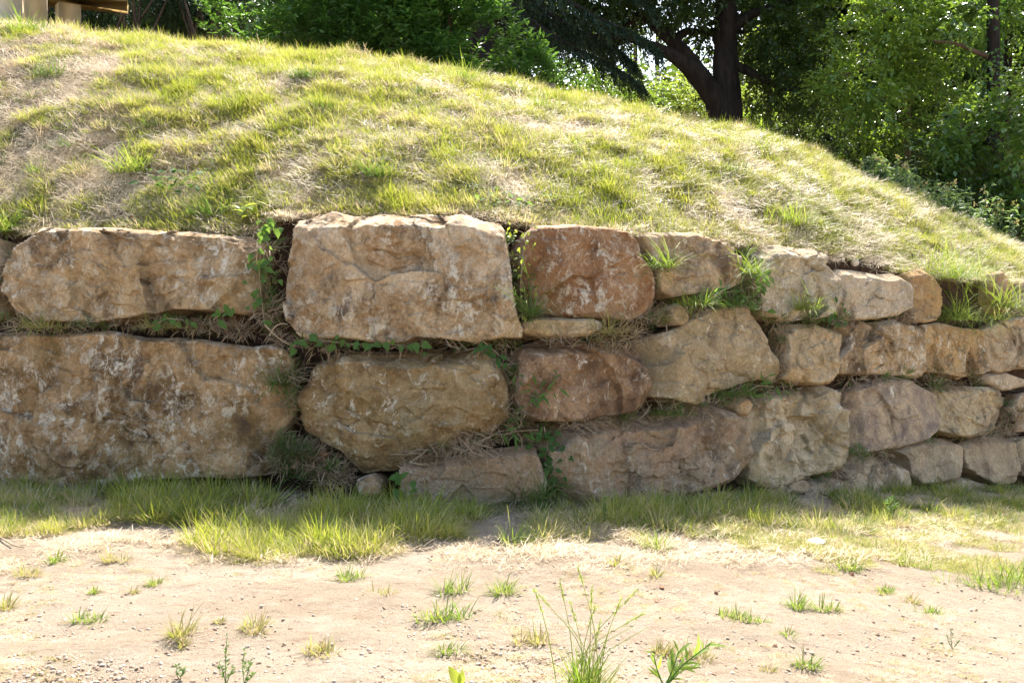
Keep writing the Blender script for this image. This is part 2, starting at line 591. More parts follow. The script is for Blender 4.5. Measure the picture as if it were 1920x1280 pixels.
# ------------------------------------------------------------------ the wall of quarried blocks
TAN, TAN2 = (0.484, 0.299, 0.142), (0.567, 0.377, 0.194)
GOLD, GOLD2 = (0.412, 0.235, 0.086), (0.515, 0.319, 0.133)
RED, RED2 = (0.371, 0.167, 0.067), (0.474, 0.245, 0.112)
BRN, BRN2 = (0.288, 0.155, 0.077), (0.381, 0.225, 0.116)
PALE, PALE2 = (0.597, 0.436, 0.232), (0.659, 0.500, 0.288)
CREAM, CREAM2 = (0.649, 0.505, 0.310), (0.587, 0.441, 0.267)
PINK, PINK2 = (0.525, 0.372, 0.219), (0.577, 0.421, 0.258)
GREY, GREY2 = (0.494, 0.353, 0.206), (0.567, 0.416, 0.254)
WHITE, DARK = (0.80, 0.68, 0.50), (0.075, 0.043, 0.025)

wall = thing("retaining_wall", on_wall(900, 945), "dry laid retaining wall of huge brown and cream quarried blocks below the grass bank", "stone wall")

def make_stone(outline, c1, c2, label=None, wamt=0.5, damt=0.35, olive=0.2, orange=0.3, rnd=0.016, top=(0.03, 0.04),
               bot=(0.025, 0.02), planes=(), rough=1.0, out=0.0, depth=0.55, seed=1, pits=None, name="stone", parent=wall):
    o = np.array(outline, float)
    c = o.mean(0)
    C = on_wall(c[0], c[1], out)
    # local frame of the wall here
    A, B = on_wall(c[0] - 40, c[1], out), on_wall(c[0] + 40, c[1], out)
    Tn = norm(np.array([B[0] - A[0], B[1] - A[1], 0]))
    Nh = np.array([Tn[1], -Tn[0], 0])
    Nn = norm(Nh + np.array([0, 0, BAT]))
    U = np.cross(Nn, Tn); U = U if U[2] > 0 else -U
    d = ray(o[:, 0], o[:, 1])
    O = np.array([0, 0, EYE])
    t = ((C - O) @ Nn) / (d @ Nn)
    P3 = O + d * t[:, None]
    pa = np.stack([(P3 - C) @ Tn, (P3 - C) @ U], 1)
    size = np.ptp(pa, 0)
    nth = int(np.clip(size.sum() * 90, 72, 300))
    nr = int(np.clip(size.max() * 42, 18, 72))
    # resample, round slightly, roughen the outline
    q = np.vstack([pa, pa[:1]])
    s = np.concatenate([[0], np.cumsum(np.linalg.norm(np.diff(q, axis=0), axis=1))])
    u = np.linspace(0, s[-1], nth, endpoint=False)
    per = np.stack([np.interp(u, s, q[:, 0]), np.interp(u, s, q[:, 1])], 1)
    n3 = np.stack([per[:, 0] * 6, per[:, 1] * 6, np.full(nth, seed * 3.1)], 1)
    cen = per.mean(0)
    dirp = norm(per - cen)
    per = per + dirp * ((0.020 * fbm(n3, 5, seed, 0.62)) * rough * min(1, size.min() / 0.5))[:, None]
    per = per + dirp * 0.02
    rho = (np.arange(1, nr + 1) / nr) ** 0.92
    ab = cen + (per - cen)[None] * rho[:, None, None]
    ab = np.concatenate([cen[None], ab.reshape(-1, 2)])
    # relief towards the viewer
    e = np.sqrt(((ab[:, None, :] - per[None, ::2, :]) ** 2).sum(-1)).min(1)
    pn = np.stack([ab[:, 0], ab[:, 1], np.full(len(ab), seed * 7.7)], 1)
    Rr = rnd * (1 + 0.6 * fbm(pn * 2.2, 3, seed + 3))
    qd = np.clip(1 - e / Rr, 0, 1)
    h = -Rr * (0.55 * qd ** 1.3 + 0.45 * (1 - np.sqrt(np.maximum(1 - qd * qd, 0))))
    srt = np.argsort(per[:, 0])
    a_grid = np.linspace(per[:, 0].min(), per[:, 0].max(), 60)
    topb = np.array([per[np.abs(per[:, 0] - g) < size[0] / 25, 1].max() for g in a_grid])
    botb = np.array([per[np.abs(per[:, 0] - g) < size[0] / 25, 1].min() for g in a_grid])
    warp = 1 + 0.55 * fbm(pn * np.array([3.0, 3.0, 1]), 3, seed + 9)
    for (w, dp), lim, sg in ((top, topb, 1), (bot, botb, -1)):
        lm = np.interp(ab[:, 0], a_grid, smooth1(lim, 5))
        x = (sg * (ab[:, 1] - lm) + w * warp) / max(w, 1e-4)
        h = h - dp * np.maximum(x, 0) ** 1.15
    for (ppx, ppy, ang, slope) in planes:               # chosen facets, from a point and direction in the photograph
        d_ = ray(ppx, ppy)
        p_ = O + d_ * (((C - O) @ Nn) / (d_ @ Nn))
        pp = np.array([(p_ - C) @ Tn, (p_ - C) @ U])
        dv = np.array([math.cos(R(ang)), math.sin(R(ang))])
        h = h - slope * np.maximum((ab - pp) @ dv + 0.03 * fbm(pn * 4, 3, seed + 40), 0)
    rs = np.random.default_rng(seed + 100)
    for _ in range(3):
        an = rs.uniform(0, 2 * math.pi)
        dv = np.array([math.cos(an), math.sin(an)])
        reach = ((per - cen) @ dv).max()
        h = h - rs.uniform(0.35, 1.1) * np.maximum((ab - cen) @ dv - reach * rs.uniform(0.8, 0.97) + 0.025 * fbm(pn * 3, 3, seed + 60), 0)
    sc = min(1, size.min() / 0.5)
    wp = pn + 0.10 * np.stack([fbm(pn * 3, 4, seed + 80), fbm(pn * 3, 4, seed + 85), 0 * h], 1)
    ledge = np.stack([wp[:, 0] * 1.2, wp[:, 1] * 3.2, wp[:, 2]], 1)
    h = h + rough * sc * (0.03 * fbm(pn * 1.6, 3, seed + 11) + 0.062 * facets(wp * 2.0, seed + 20, 1.2)
                          + 0.024 * facets(ledge * 2.6, seed + 25, 0.9)
                          + 0.016 * facets(wp * 8.5, seed + 30, 1.0) * np.clip(0.6 + 2.2 * fbm(pn * 2.5, 2, seed + 33), 0, 1.6)
                          + 0.016 * fbm(pn * 8, 5, seed + 50, 0.62))
    if pits:
        for (ppx, ppy, rx, ry, dp) in pits:             # rough, pitted or hollow patches
            d_ = ray(ppx, ppy)
            p_ = O + d_ * (((C - O) @ Nn) / (d_ @ Nn))
            pp = np.array([(p_ - C) @ Tn, (p_ - C) @ U])
            g = np.exp(-(((ab - pp) / np.array([rx, ry])) ** 2).sum(1) * 1.2)
            h = h - dp * g * (0.5 + 1.2 * np.abs(fbm(pn * 14, 4, seed + 70)))
    P = C + ab[:, :1] * Tn + ab[:, 1:] * U + h[:, None] * Nn
    V = [P]
    rim = ab[-nth:]; hr = h[-nth:]
    n = len(P)
    dep = [0.06, 0.16, 0.32, depth]
    for j, dd in enumerate(dep):
        shrink = 1 - 0.05 * dd / depth - (0.10 if j == len(dep) - 1 else 0)
        rr = cen + (rim - cen) * shrink
        nn_ = np.stack([rr[:, 0] * 5, rr[:, 1] * 5, np.full(nth, dd * 5 + seed)], 1)
        rr = rr + dirp * (0.03 * fbm(nn_, 3, seed + 5) - 0.01)[:, None] * sc
        V.append(C + rr[:, :1] * Tn + rr[:, 1:] * U + (hr - dd)[:, None] * Nn)
    V.append((C - Nn * (depth + 0.02))[None])
    nring = nr + len(dep)
    idx = 1 + np.arange(nring)[:, None] * nth + np.arange(nth)[None]
    nx = np.roll(idx, -1, 1)
    Q = np.stack([idx[:-1], idx[1:], nx[1:], nx[:-1]], -1).reshape(-1, 4)
    T0 = np.stack([np.zeros(nth, int), idx[0], nx[0]], -1)
    last = 1 + nring * nth
    T1 = np.stack([np.full(nth, last), nx[-1], idx[-1]], -1)
    mat = stone_mat("quarried_stone", c1, c2, WHITE, DARK, seed, wamt, damt, olive, orange)
    wear = np.concatenate([np.clip(1 - e / (0.035 + 0.03 * fbm(pn * 4, 2, seed + 90)), 0, 1), np.full(nth, 0.8), np.full(nth, 0.4), np.zeros(2 * nth + 1)])
    ob = obj_at(name, np.concatenate(V), C, parent, Q, np.concatenate([T0, T1]), mat, {"wear": ('FLOAT', wear)}, smooth=False)
    if label: ob["label"] = label
    return ob

STONES = [
 # outline, colours, label, options
 dict(outline=[(-165,470),(-120,440),(-60,432),(-20,445),(-8,490),(-14,560),(-30,590),(-120,600),(-170,560)], c1=TAN, c2=TAN2),
 dict(outline=[(4,542),(15,489),(26,467),(52,450),(81,427),(131,429),(192,428),(245,432),(306,435),(341,428),(394,435),(442,435),(470,450),(477,467),(466,494),(466,529),(459,555),(455,572),(437,582),(394,580),(340,577),(289,584),(227,592),(166,599),(109,600),(57,601),(13,574)],
      c1=TAN, c2=TAN2, label="long tan block with chipped pale top, uppermost at the left end", wamt=0.62, damt=0.4, olive=0.3, top=(0.06,0.10), rough=1.15, planes=[(440,500,0,0.5)]),
 dict(outline=[(-90,632),(0,623),(44,621),(87,629),(131,625),(188,621),(245,632),(297,636),(332,634),(376,638),(411,642),(464,651),(494,645),(523,653),(535,673),(536,712),(539,752),(529,782),(510,809),(499,844),(477,890),(429,896),(376,892),(306,895),(245,900),(197,909),(131,908),(66,914),(17,922),(-90,918)],
      c1=(0.36, 0.205, 0.075), c2=TAN, label="largest golden brown block with white patches, at the lower left", wamt=0.66, damt=0.62, olive=0.4, orange=0.45, top=(0.05,0.08), rough=0.9, planes=[(515,700,-10,0.7),(200,860,-90,0.25)]),
 dict(outline=[(532,511),(529,576),(541,604),(564,630),(597,633),(635,628),(696,635),(743,635),(771,627),(818,628),(850,633),(888,637),(930,630),(968,625),(971,611),(963,590),(958,548),(951,501),(942,464),(932,422),(923,405),(893,407),(869,399),(827,397),(780,393),(743,396),(710,393),(686,392),(653,399),(621,391),(583,389),(553,396),(545,420),(545,450),(536,480)],
      c1=(0.52, 0.31, 0.14), c2=(0.60, 0.42, 0.245), label="biggest upper block, orange tan with dark brown stains and a white sunlit top edge", wamt=0.72, damt=0.62, olive=0.05, orange=0.45, top=(0.15,0.24), rough=1.0, out=0.08,
      planes=[(585,470,170,0.45),(770,560,-80,0.12)], pits=[(650,500,0.09,0.1,0.02),(770,490,0.16,0.13,0.03)]),
 dict(outline=[(555,783),(557,745),(574,717),(583,679),(611,661),(668,658),(724,656),(780,651),(836,651),(883,644),(916,651),(925,679),(942,698),(944,740),(948,778),(930,792),(911,811),(893,825),(855,839),(808,853),(761,867),(733,879),(696,883),(668,886),(653,867),(635,843),(597,825),(564,806)],
      c1=GOLD, c2=(0.42,0.29,0.14), label="golden olive block with a rough layered top, under the biggest upper block", wamt=0.42, damt=0.28, olive=0.5, orange=0.3, top=(0.16,0.26), rough=1.1, rnd=0.05, bot=(0.22,0.16)),
 dict(outline=[(757,923),(752,881),(761,869),(808,862),(878,853),(939,843),(982,834),(1000,839),(1010,867),(1021,900),(1019,923),(996,940),(939,937),(902,948),(846,953),(799,950),(766,940)],
      c1=PINK, c2=BRN2, label="low greyish brown block sitting in the grass at the middle of the foot", wamt=0.4, damt=0.2, olive=0.15, orange=0.15, top=(0.08,0.14), rough=0.7),
 dict(outline=[(668,900),(696,891),(709,904),(707,928),(677,930)], c1=BRN2, c2=TAN, label="small stone wedged at the foot under the golden olive block", top=(0.04,0.05), rnd=0.03, depth=0.3, rough=0.6),
 dict(outline=[(991,485),(998,440),(1013,422),(1058,421),(1107,422),(1147,427),(1183,436),(1200,449),(1209,476),(1227,507),(1232,547),(1232,565),(1214,583),(1183,595),(1138,591),(1094,589),(1058,585),(1027,574),(1009,556),(996,529)],
      c1=RED, c2=(0.36,0.195,0.09), label="reddish brown upper block flecked with white, right of the biggest upper block", wamt=0.66, damt=0.3, olive=0.0, orange=0.5, top=(0.05,0.10), rough=0.75, planes=[(1050,500,215,0.55)]),
 dict(outline=[(985,600),(1018,594),(1062,598),(1107,596),(1129,603),(1126,618),(1107,626),(1062,628),(1018,627),(989,621)],
      c1=TAN, c2=PALE, label="thin flat slab of tan stone under the reddish upper block", wamt=0.3, damt=0.1, olive=0.1, top=(0.03,0.06), bot=(0.02,0.03), rnd=0.03, rough=0.5, out=0.0),
 dict(outline=[(987,667),(1009,643),(1049,632),(1094,629),(1138,629),(1174,636),(1205,638),(1214,658),(1218,689),(1227,721),(1231,743),(1218,758),(1183,770),(1138,776),(1094,783),(1049,787),(1018,786),(991,771),(982,729)],
      c1=BRN, c2=BRN2, label="dark maroon brown block in the second course, below the thin slab", wamt=0.3, damt=0.35, olive=0.05, orange=0.3, top=(0.16,0.24), rough=0.85, planes=[(1170,690,-5,0.2)]),
 dict(outline=[(1214,640),(1245,627),(1281,614),(1307,596),(1343,578),(1370,569),(1405,576),(1427,596),(1445,627),(1468,658),(1474,685),(1472,714),(1432,708),(1396,717),(1361,730),(1334,739),(1312,755),(1281,749),(1245,738),(1227,722),(1223,689),(1216,667)],
      c1=PALE, c2=(0.47,0.33,0.18), label="pale tan five sided block with a chiselled face and a pointed top", wamt=0.3, damt=0.02, olive=0.08, orange=0.2, top=(0.05,0.06), rough=1.0, planes=[(1258,680,180,1.5),(1320,725,-80,0.4)]),
 dict(outline=[(1040,827),(1038,805),(1067,790),(1138,781),(1227,772),(1272,764),(1316,756),(1361,754),(1387,763),(1401,787),(1405,823),(1414,867),(1401,885),(1379,903),(1352,916),(1307,922),(1263,936),(1218,947),(1174,956),(1138,955),(1094,944),(1062,933),(1049,890)],
      c1=PINK, c2=(0.39,0.25,0.15), label="big pinkish beige bottom block with a brown pitted patch on its right half", wamt=0.38, damt=0.3, olive=0.08, orange=0.55, top=(0.17,0.28), rough=0.95, rnd=0.045, planes=[(1090,850,190,0.45)],
      pits=[(1320,845,0.26,0.16,0.05),(1262,860,0.04,0.03,0.08)]),
 dict(outline=[(1223,437),(1236,433),(1281,436),(1316,438),(1361,442),(1383,458),(1387,498),(1385,529),(1361,542),(1325,542),(1285,549),(1267,555),(1245,543),(1241,502),(1227,458)],
      c1=(0.38,0.25,0.14), c2=TAN2, label="brown tan upper block between two hanging grass tufts", wamt=0.55, damt=0.4, olive=0.1, top=(0.06,0.10), rough=0.8),
 dict(outline=[(1262,577),(1276,570),(1292,591),(1289,604),(1272,604),(1262,592)], c1=TAN, c2=PALE, label="fist sized tan stone stuck in the joint left of the pointed block", wamt=0.2, damt=0.0, top=(0.03,0.04), rnd=0.03, depth=0.2, rough=0.5, out=0.02),
 dict(outline=[(1434,466),(1451,457),(1484,460),(1514,468),(1539,464),(1556,487),(1569,517),(1579,551),(1581,576),(1573,592),(1543,591),(1518,595),(1476,595),(1446,591),(1430,581),(1428,540)],
      c1=CREAM, c2=CREAM2, label="cream grey upper block with a crumbly face", wamt=0.5, damt=0.05, olive=0.05, orange=0.1, top=(0.12,0.16), rough=1.2),
 dict(outline=[(1573,513),(1590,502),(1619,506),(1653,513),(1687,511),(1704,521),(1710,547),(1708,576),(1687,588),(1653,592),(1619,597),(1586,597),(1577,563)],
      c1=CREAM, c2=PINK2, label="smooth whitish pink upper block below the bare soil patch", wamt=0.45, damt=0.02, olive=0.0, orange=0.12, top=(0.08,0.12), rough=0.7),
 dict(outline=[(1714,513),(1733,504),(1754,511),(1763,542),(1770,580),(1763,596),(1737,602),(1716,599),(1710,559)],
      c1=TAN, c2=GOLD2, label="narrow ochre upright block beside the overhanging grass", wamt=0.3, damt=0.3, olive=0.2, orange=0.5, top=(0.06,0.08), rough=0.9),
 dict(outline=[(1866,513),(1885,509),(1904,530),(1907,563),(1885,585),(1866,560)], c1=BRN2, c2=TAN, label="shaded brown upper block at the far right behind the overhanging grass", wamt=0.3, damt=0.3, rough=0.8),
 dict(outline=[(1930,528),(1965,525),(2010,540),(2015,585),(1970,598),(1925,590)], c1=GREY, c2=TAN),
 dict(outline=[(1476,614),(1510,608),(1548,608),(1581,622),(1598,627),(1592,648),(1581,673),(1573,698),(1562,717),(1535,716),(1497,714),(1476,708),(1480,656)],
      c1=PALE, c2=TAN2, label="pale tan wedge of stone narrowing downwards, right of the pointed block", wamt=0.25, damt=0.05, olive=0.1, orange=0.25, top=(0.06,0.08), rough=1.0, planes=[(1570,660,-25,0.7)]),
 dict(outline=[(1584,611),(1619,601),(1653,606),(1687,599),(1721,606),(1733,618),(1735,656),(1737,681),(1725,706),(1695,701),(1653,697),(1619,701),(1586,697),(1580,673),(1598,648),(1600,627)],
      c1=(0.42,0.27,0.13), c2=TAN2, label="orange brown cracked block in the second course, under the whitish pink one", wamt=0.5, damt=0.3, olive=0.1, orange=0.5, top=(0.06,0.08), rough=1.2),
 dict(outline=[(1733,610),(1763,606),(1801,614),(1839,618),(1847,656),(1858,690),(1843,699),(1805,706),(1771,697),(1737,693)],
      c1=TAN, c2=GOLD2, label="ochre block under the overhanging grass in the second course", wamt=0.4, damt=0.2, olive=0.2, orange=0.55, rough=1.0),
 dict(outline=[(1843,622),(1877,606),(1902,618),(1908,656),(1898,691),(1872,695),(1856,682),(1847,656)], c1=TAN2, c2=PINK, label="small tan block next to the right edge in the second course", wamt=0.3, damt=0.1, rough=0.9),
 dict(outline=[(1890,600),(1930,592),(1990,610),(1985,680),(1940,691),(1912,686),(1910,640)], c1=PINK, c2=TAN2, wamt=0.4),
 dict(outline=[(1402,753),(1417,745),(1455,738),(1505,730),(1569,722),(1588,732),(1594,778),(1607,821),(1605,863),(1586,879),(1552,884),(1510,892),(1484,905),(1455,913),(1425,909),(1410,893),(1406,842),(1404,791)],
      c1=PALE, c2=CREAM2, label="large pale block with deep ridges and hollows, second from the bottom right of the pitted one", wamt=0.35, damt=0.12, olive=0.15, orange=0.15, top=(0.08,0.10), rough=1.5, rnd=0.045,
      pits=[(1500,790,0.08,0.15,0.06),(1540,780,0.07,0.12,0.06),(1450,815,0.12,0.05,0.04),(1555,830,0.09,0.06,0.05)]),
 dict(outline=[(1385,757),(1402,748),(1412,757),(1404,775),(1392,774)], c1=PALE, c2=TAN, label="small tan wedge at the upper corner of the ridged pale block", rnd=0.03, depth=0.25, top=(0.03,0.05), rough=0.5),
 dict(outline=[(1594,732),(1628,720),(1661,710),(1704,709),(1733,722),(1754,749),(1761,774),(1754,808),(1729,825),(1695,834),(1645,843),(1611,847),(1605,808),(1598,766)],
      c1=(0.40,0.285,0.21), c2=PINK, label="flat faced pinkish grey block with a rounded right end", wamt=0.22, damt=0.1, olive=0.0, orange=0.12, top=(0.06,0.12), rough=0.45, planes=[(1618,790,180,1.2)]),
 dict(outline=[(1750,728),(1780,722),(1822,726),(1864,726),(1896,738),(1891,762),(1877,791),(1864,812),(1822,816),(1792,814),(1758,802),(1754,770)],
      c1=GREY, c2=PALE, label="beige block with a slanting right end, right of the flat faced pinkish one", wamt=0.3, damt=0.15, olive=0.12, top=(0.08,0.10), rough=1.0, planes=[(1870,775,-20,0.6)]),
 dict(outline=[(1847,702),(1885,697),(1925,709),(1934,722),(1885,729),(1855,717)], c1=PINK, c2=PINK2, label="thin pinkish stone lying in the joint near the right edge", rnd=0.03, top=(0.04,0.06), depth=0.4, rough=0.5),
 dict(outline=[(1895,765),(1920,738),(1990,740),(1985,805),(1902,808)], c1=GREY, c2=TAN, label="shaded block cut by the right edge beside the slanting beige one"),
 dict(outline=[(1600,873),(1634,844),(1674,850),(1699,856),(1709,880),(1706,909),(1691,923),(1653,928),(1611,933),(1602,905)],
      c1=GREY, c2=PINK2, label="grey beige bottom block with a sloping top under the flat faced one", wamt=0.35, damt=0.15, olive=0.1, orange=0.1, top=(0.14,0.24), rough=0.9),
 dict(outline=[(1687,842),(1721,823),(1758,821),(1796,823),(1809,842),(1809,876),(1801,896),(1763,903),(1729,905),(1712,885),(1704,859)],
      c1=GREY2, c2=PINK, label="rounded beige bottom block between two grey ones near the right end", wamt=0.25, damt=0.1, olive=0.1, orange=0.12, top=(0.08,0.12), rough=0.7),
 dict(outline=[(1809,833),(1843,821),(1902,819),(1912,846),(1917,880),(1906,902),(1881,909),(1847,894),(1813,878)],
      c1=PINK, c2=GREY, label="smooth pinkish bottom block close to the right edge", wamt=0.15, damt=0.1, olive=0.05, orange=0.1, top=(0.08,0.12), rough=0.5),
 dict(outline=[(1912,822),(1960,815),(1985,850),(1978,888),(1922,890)], c1=PINK, c2=GREY, wamt=0.2),
 dict(outline=[(1750,907),(1780,901),(1822,897),(1872,913),(1860,926),(1780,930)], c1=GREY, c2=PINK, label="flat low stone along the foot at the right", top=(0.06,0.12), rnd=0.04, rough=0.6, depth=0.4),
 dict(outline=[(1522,905),(1560,897),(1598,901),(1607,922),(1602,952),(1552,956),(1527,945)], c1=GREY, c2=PINK, label="small squarish grey stone at the foot below the ridged pale block", top=(0.06,0.10), rnd=0.04, rough=0.7, out=0.05),
 dict(outline=[(1484,905),(1510,898),(1522,909),(1516,922),(1489,922)], c1=GREY, c2=PINK, label="tiny grey stone under the ridged pale block", rnd=0.025, depth=0.25, top=(0.03,0.04), rough=0.5),
 dict(outline=[(1440,912),(1470,908),(1484,918),(1478,932),(1446,932)], c1=GREY2, c2=PINK, rnd=0.025, depth=0.25, top=(0.03,0.04), rough=0.5),
]
for x0, x1, ya, yb in [(-330, -185, 450, 600), (-500, -345, 445, 595), (-300, -105, 640, 915), (-520, -315, 630, 910),
                       (2030, 2150, 538, 600), (2165, 2300, 548, 605), (2000, 2130, 612, 690), (2145, 2290, 612, 680), (2000, 2140, 738, 806), (2155, 2300, 735, 795), (1996, 2120, 818, 886), (2135, 2290, 808, 870)]:
    w, hh = x1 - x0, yb - ya
    STONES.append(dict(outline=[(x0, ya + 0.5 * hh), (x0 + 0.04 * w, ya + 0.12 * hh), (x0 + 0.3 * w, ya), (x0 + 0.8 * w, ya + 0.03 * hh), (x1, ya + 0.2 * hh), (x1 - 0.03 * w, ya + 0.75 * hh), (x1 - 0.2 * w, yb), (x0 + 0.25 * w, yb), (x0 + 0.03 * w, ya + 0.85 * hh)], c1=TAN, c2=PINK))
for i, sdef in enumerate(STONES):
    make_stone(seed=i * 13 + 5, **sdef)

# ------------------------------------------------------------------ builders for plants
def tube(pts, rad, ns=8, seed=0, rough=0.12):
    pts = np.asarray(pts, float); rad = np.asarray(rad, float)
    # smooth the path
    n = max(4, (len(pts) - 1) * 5 + 1)
    s = np.linspace(0, len(pts) - 1, n)
    P = np.stack([np.interp(s, np.arange(len(pts)), pts[:, k]) for k in range(3)], 1)
    if len(pts) > 2:
        P = np.stack([np.concatenate([[P[0, k]], smooth1(P[:, k], 5)[1:-1], [P[-1, k]]]) for k in range(3)], 1)
    r = np.interp(s, np.arange(len(pts)), rad)
    tg = norm(np.gradient(P, axis=0))
    ref = np.where(np.abs(tg[:, 2:3]) > 0.9, np.array([[1.0, 0, 0]]), np.array([[0, 0, 1.0]]))
    a = norm(np.cross(tg, ref)); b = np.cross(tg, a)
    th = np.linspace(0, 2 * math.pi, ns, endpoint=False)
    ring = a[:, None] * np.cos(th)[None, :, None] + b[:, None] * np.sin(th)[None, :, None]
    rr = r[:, None] * (1 + rough * vnoise(np.stack(np.broadcast_arrays(th[None] * 1.3, np.arange(n)[:, None] * 0.6, np.full((1, 1), seed * 2.7)), -1), seed))
    V = (P[:, None] + ring * rr[..., None]).reshape(-1, 3)
    i = np.arange(n - 1)[:, None] * ns + np.arange(ns)[None]
    j = np.arange(n - 1)[:, None] * ns + (np.arange(ns) + 1)[None] % ns
    Q = np.stack([i, j, j + ns, i + ns], -1).reshape(-1, 4)
    V = np.vstack([V, P[-1:]])
    e = (n - 1) * ns
    T = np.stack([e + np.arange(ns), e + (np.arange(ns) + 1) % ns, np.full(ns, n * ns)], 1)
    return V, Q, T

def blades(base, hgt, lean, az, width, curl, r):
    """Curved tapering blades: arrays of base points, heights, lean angles, directions."""
    n = len(base)
    u = np.array([0, 0.38, 0.72, 1.0])
    ang = lean[:, None] + curl[:, None] * u[None]
    seg = np.diff(u)
    out = np.zeros((n, 4)); up = np.zeros((n, 4))
    for k in range(3):
        out[:, k + 1] = out[:, k] + np.sin(ang[:, k]) * seg[k] * hgt
        up[:, k + 1] = up[:, k] + np.cos(ang[:, k]) * seg[k] * hgt
    d = np.stack([np.cos(az), np.sin(az), 0 * az], 1)
    side = np.stack([-np.sin(az + 0.4), np.cos(az + 0.4), 0 * az], 1)
    C = base[:, None] + d[:, None] * out[..., None] + np.array([0, 0, 1.0]) * up[..., None]
    w = width[:, None] * np.array([0.8, 1.0, 0.7])[None]
    L = C[:, :3] - side[:, None] * w[..., None] / 2
    Rr = C[:, :3] + side[:, None] * w[..., None] / 2
    V = np.concatenate([np.stack([L, Rr], 2).reshape(n, 6, 3), C[:, 3:]], 1)
    o = np.arange(n)[:, None] * 7
    Q = np.concatenate([o + np.array([[0, 1, 3, 2]]), o + np.array([[2, 3, 5, 4]])])
    T = o + np.array([[4, 5, 6]])
    tone = np.repeat(r.random(n), 7)
    return V.reshape(-1, 3), Q, T, tone

def tuft_geo(g, r, n, rad, h0, h1, lean=0.5, width=0.006, curl=0.7, flat=False, centre=(0, 0, 0), zf=None):
    a = r.uniform(0, 2 * math.pi, n)
    q = rad * np.sqrt(r.random(n))
    base = np.stack([q * np.cos(a), q * np.sin(a), 0 * q], 1) + np.asarray(centre)
    if zf is not None: base[:, 2] = zf(base[:, 0], base[:, 1])
    hgt = r.uniform(h0, h1, n) * (1 - 0.35 * q / rad)
    az = a + r.normal(0, 0.8, n)
    if flat:
        az = r.uniform(0, 2 * math.pi, n)
        ln = r.uniform(1.1, 1.5, n); cu = r.normal(0.1, 0.25, n)
        base[:, 2] += r.uniform(0, 0.035, n)
    else:
        ln = np.abs(r.normal(0, lean * 0.55, n)) + lean * q / rad
        cu = r.uniform(0.1, 1.0, n) * curl
    V, Q, T, t = blades(base, hgt, ln, az, width * r.uniform(0.6, 1.3, n), cu, r)
    g.add(V, Q, T, t)

def leaf_geo(g, pos, d, up, L, W, r, fold=0.15, tone=None):
    """Folded leaf blades: base at pos, pointing along d."""
    n = len(pos)
    d = norm(d); s = norm(np.cross(d, up)); nn = np.cross(s, d)
    L = np.broadcast_to(L, (n,))[:, None]; W = np.broadcast_to(W, (n,))[:, None]
    mid = pos + d * L * 0.45
    V = np.stack([pos, mid - s * W / 2 + nn * W * fold, pos + d * L - nn * L * 0.12, mid + s * W / 2 + nn * W * fold], 1)
    o = np.arange(n)[:, None] * 4
    T = np.concatenate([o + np.array([[0, 1, 2]]), o + np.array([[0, 2, 3]])])
    t = r.random(n) if tone is None else tone
    g.add(V.reshape(-1, 3), None, T, np.repeat(t, 4))

def sprays(g, P, D, r, n_leaf=7, L=0.09, W=0.04, length=0.3, droop=0.35):
    """Leafy twigs: leaves set alternately along short curved sprigs."""
    n = len(P)
    D = norm(D)
    tone_s = np.clip(r.normal(0.5, 0.25, n), 0, 1)
    ref = np.array([0, 0, 1.0])
    side = norm(np.cross(D, ref) + 1e-3)
    ln = length * r.uniform(0.6, 1.3, n)
    for k in range(n_leaf):
        u = (k + 0.6) / n_leaf
        q = P + D * (ln * u)[:, None] + np.array([0, 0, -1.0]) * (droop * ln * u * u)[:, None]
        sg = 1 if k % 2 else -1
        dl = D * 0.75 + side * sg * 0.75 + r.normal(0, 0.28, (n, 3)) + np.array([0, 0, -0.25])
        if k == n_leaf - 1: dl = D + r.normal(0, 0.2, (n, 3)) + np.array([0, 0, -0.3])
        up = np.array([0, 0, 1.0]) + r.normal(0, 0.45, (n, 3))
        leaf_geo(g, q, dl, up, L * r.uniform(0.65, 1.2, n), W * r.uniform(0.7, 1.2, n), r, tone=np.clip(tone_s + r.normal(0, 0.15, n), 0, 1))

def lump_points(lumps, per_m2, r, inner=0.35, gap=(1.6, -0.22)):
    """Points near the surface of uneven ellipsoid lumps, with outward directions."""
    Ps, Ds = [], []
    for (c, rad) in lumps:
        c = np.asarray(c, float); rad = np.asarray(rad, float) * np.ones(3)
        area = 4 * math.pi * (rad.prod()) ** (2 / 3)
        n = max(6, int(area * per_m2))
        u = norm(r.normal(size=(n, 3)))
        q = 1 - inner * r.random(n) ** 1.6
        bump = 1 + 0.30 * fbm(u * 1.9 + c, 3, 5) + 0.12 * vnoise(u * 6 + c, 9)
        p = c + u * rad * (q * bump)[:, None]
        keep = fbm(p * gap[0], 2, 33) > gap[1]            # gaps between the clumps
        Ps.append(p[keep]); Ds.append(u[keep])
    return np.concatenate(Ps), np.concatenate(Ds)

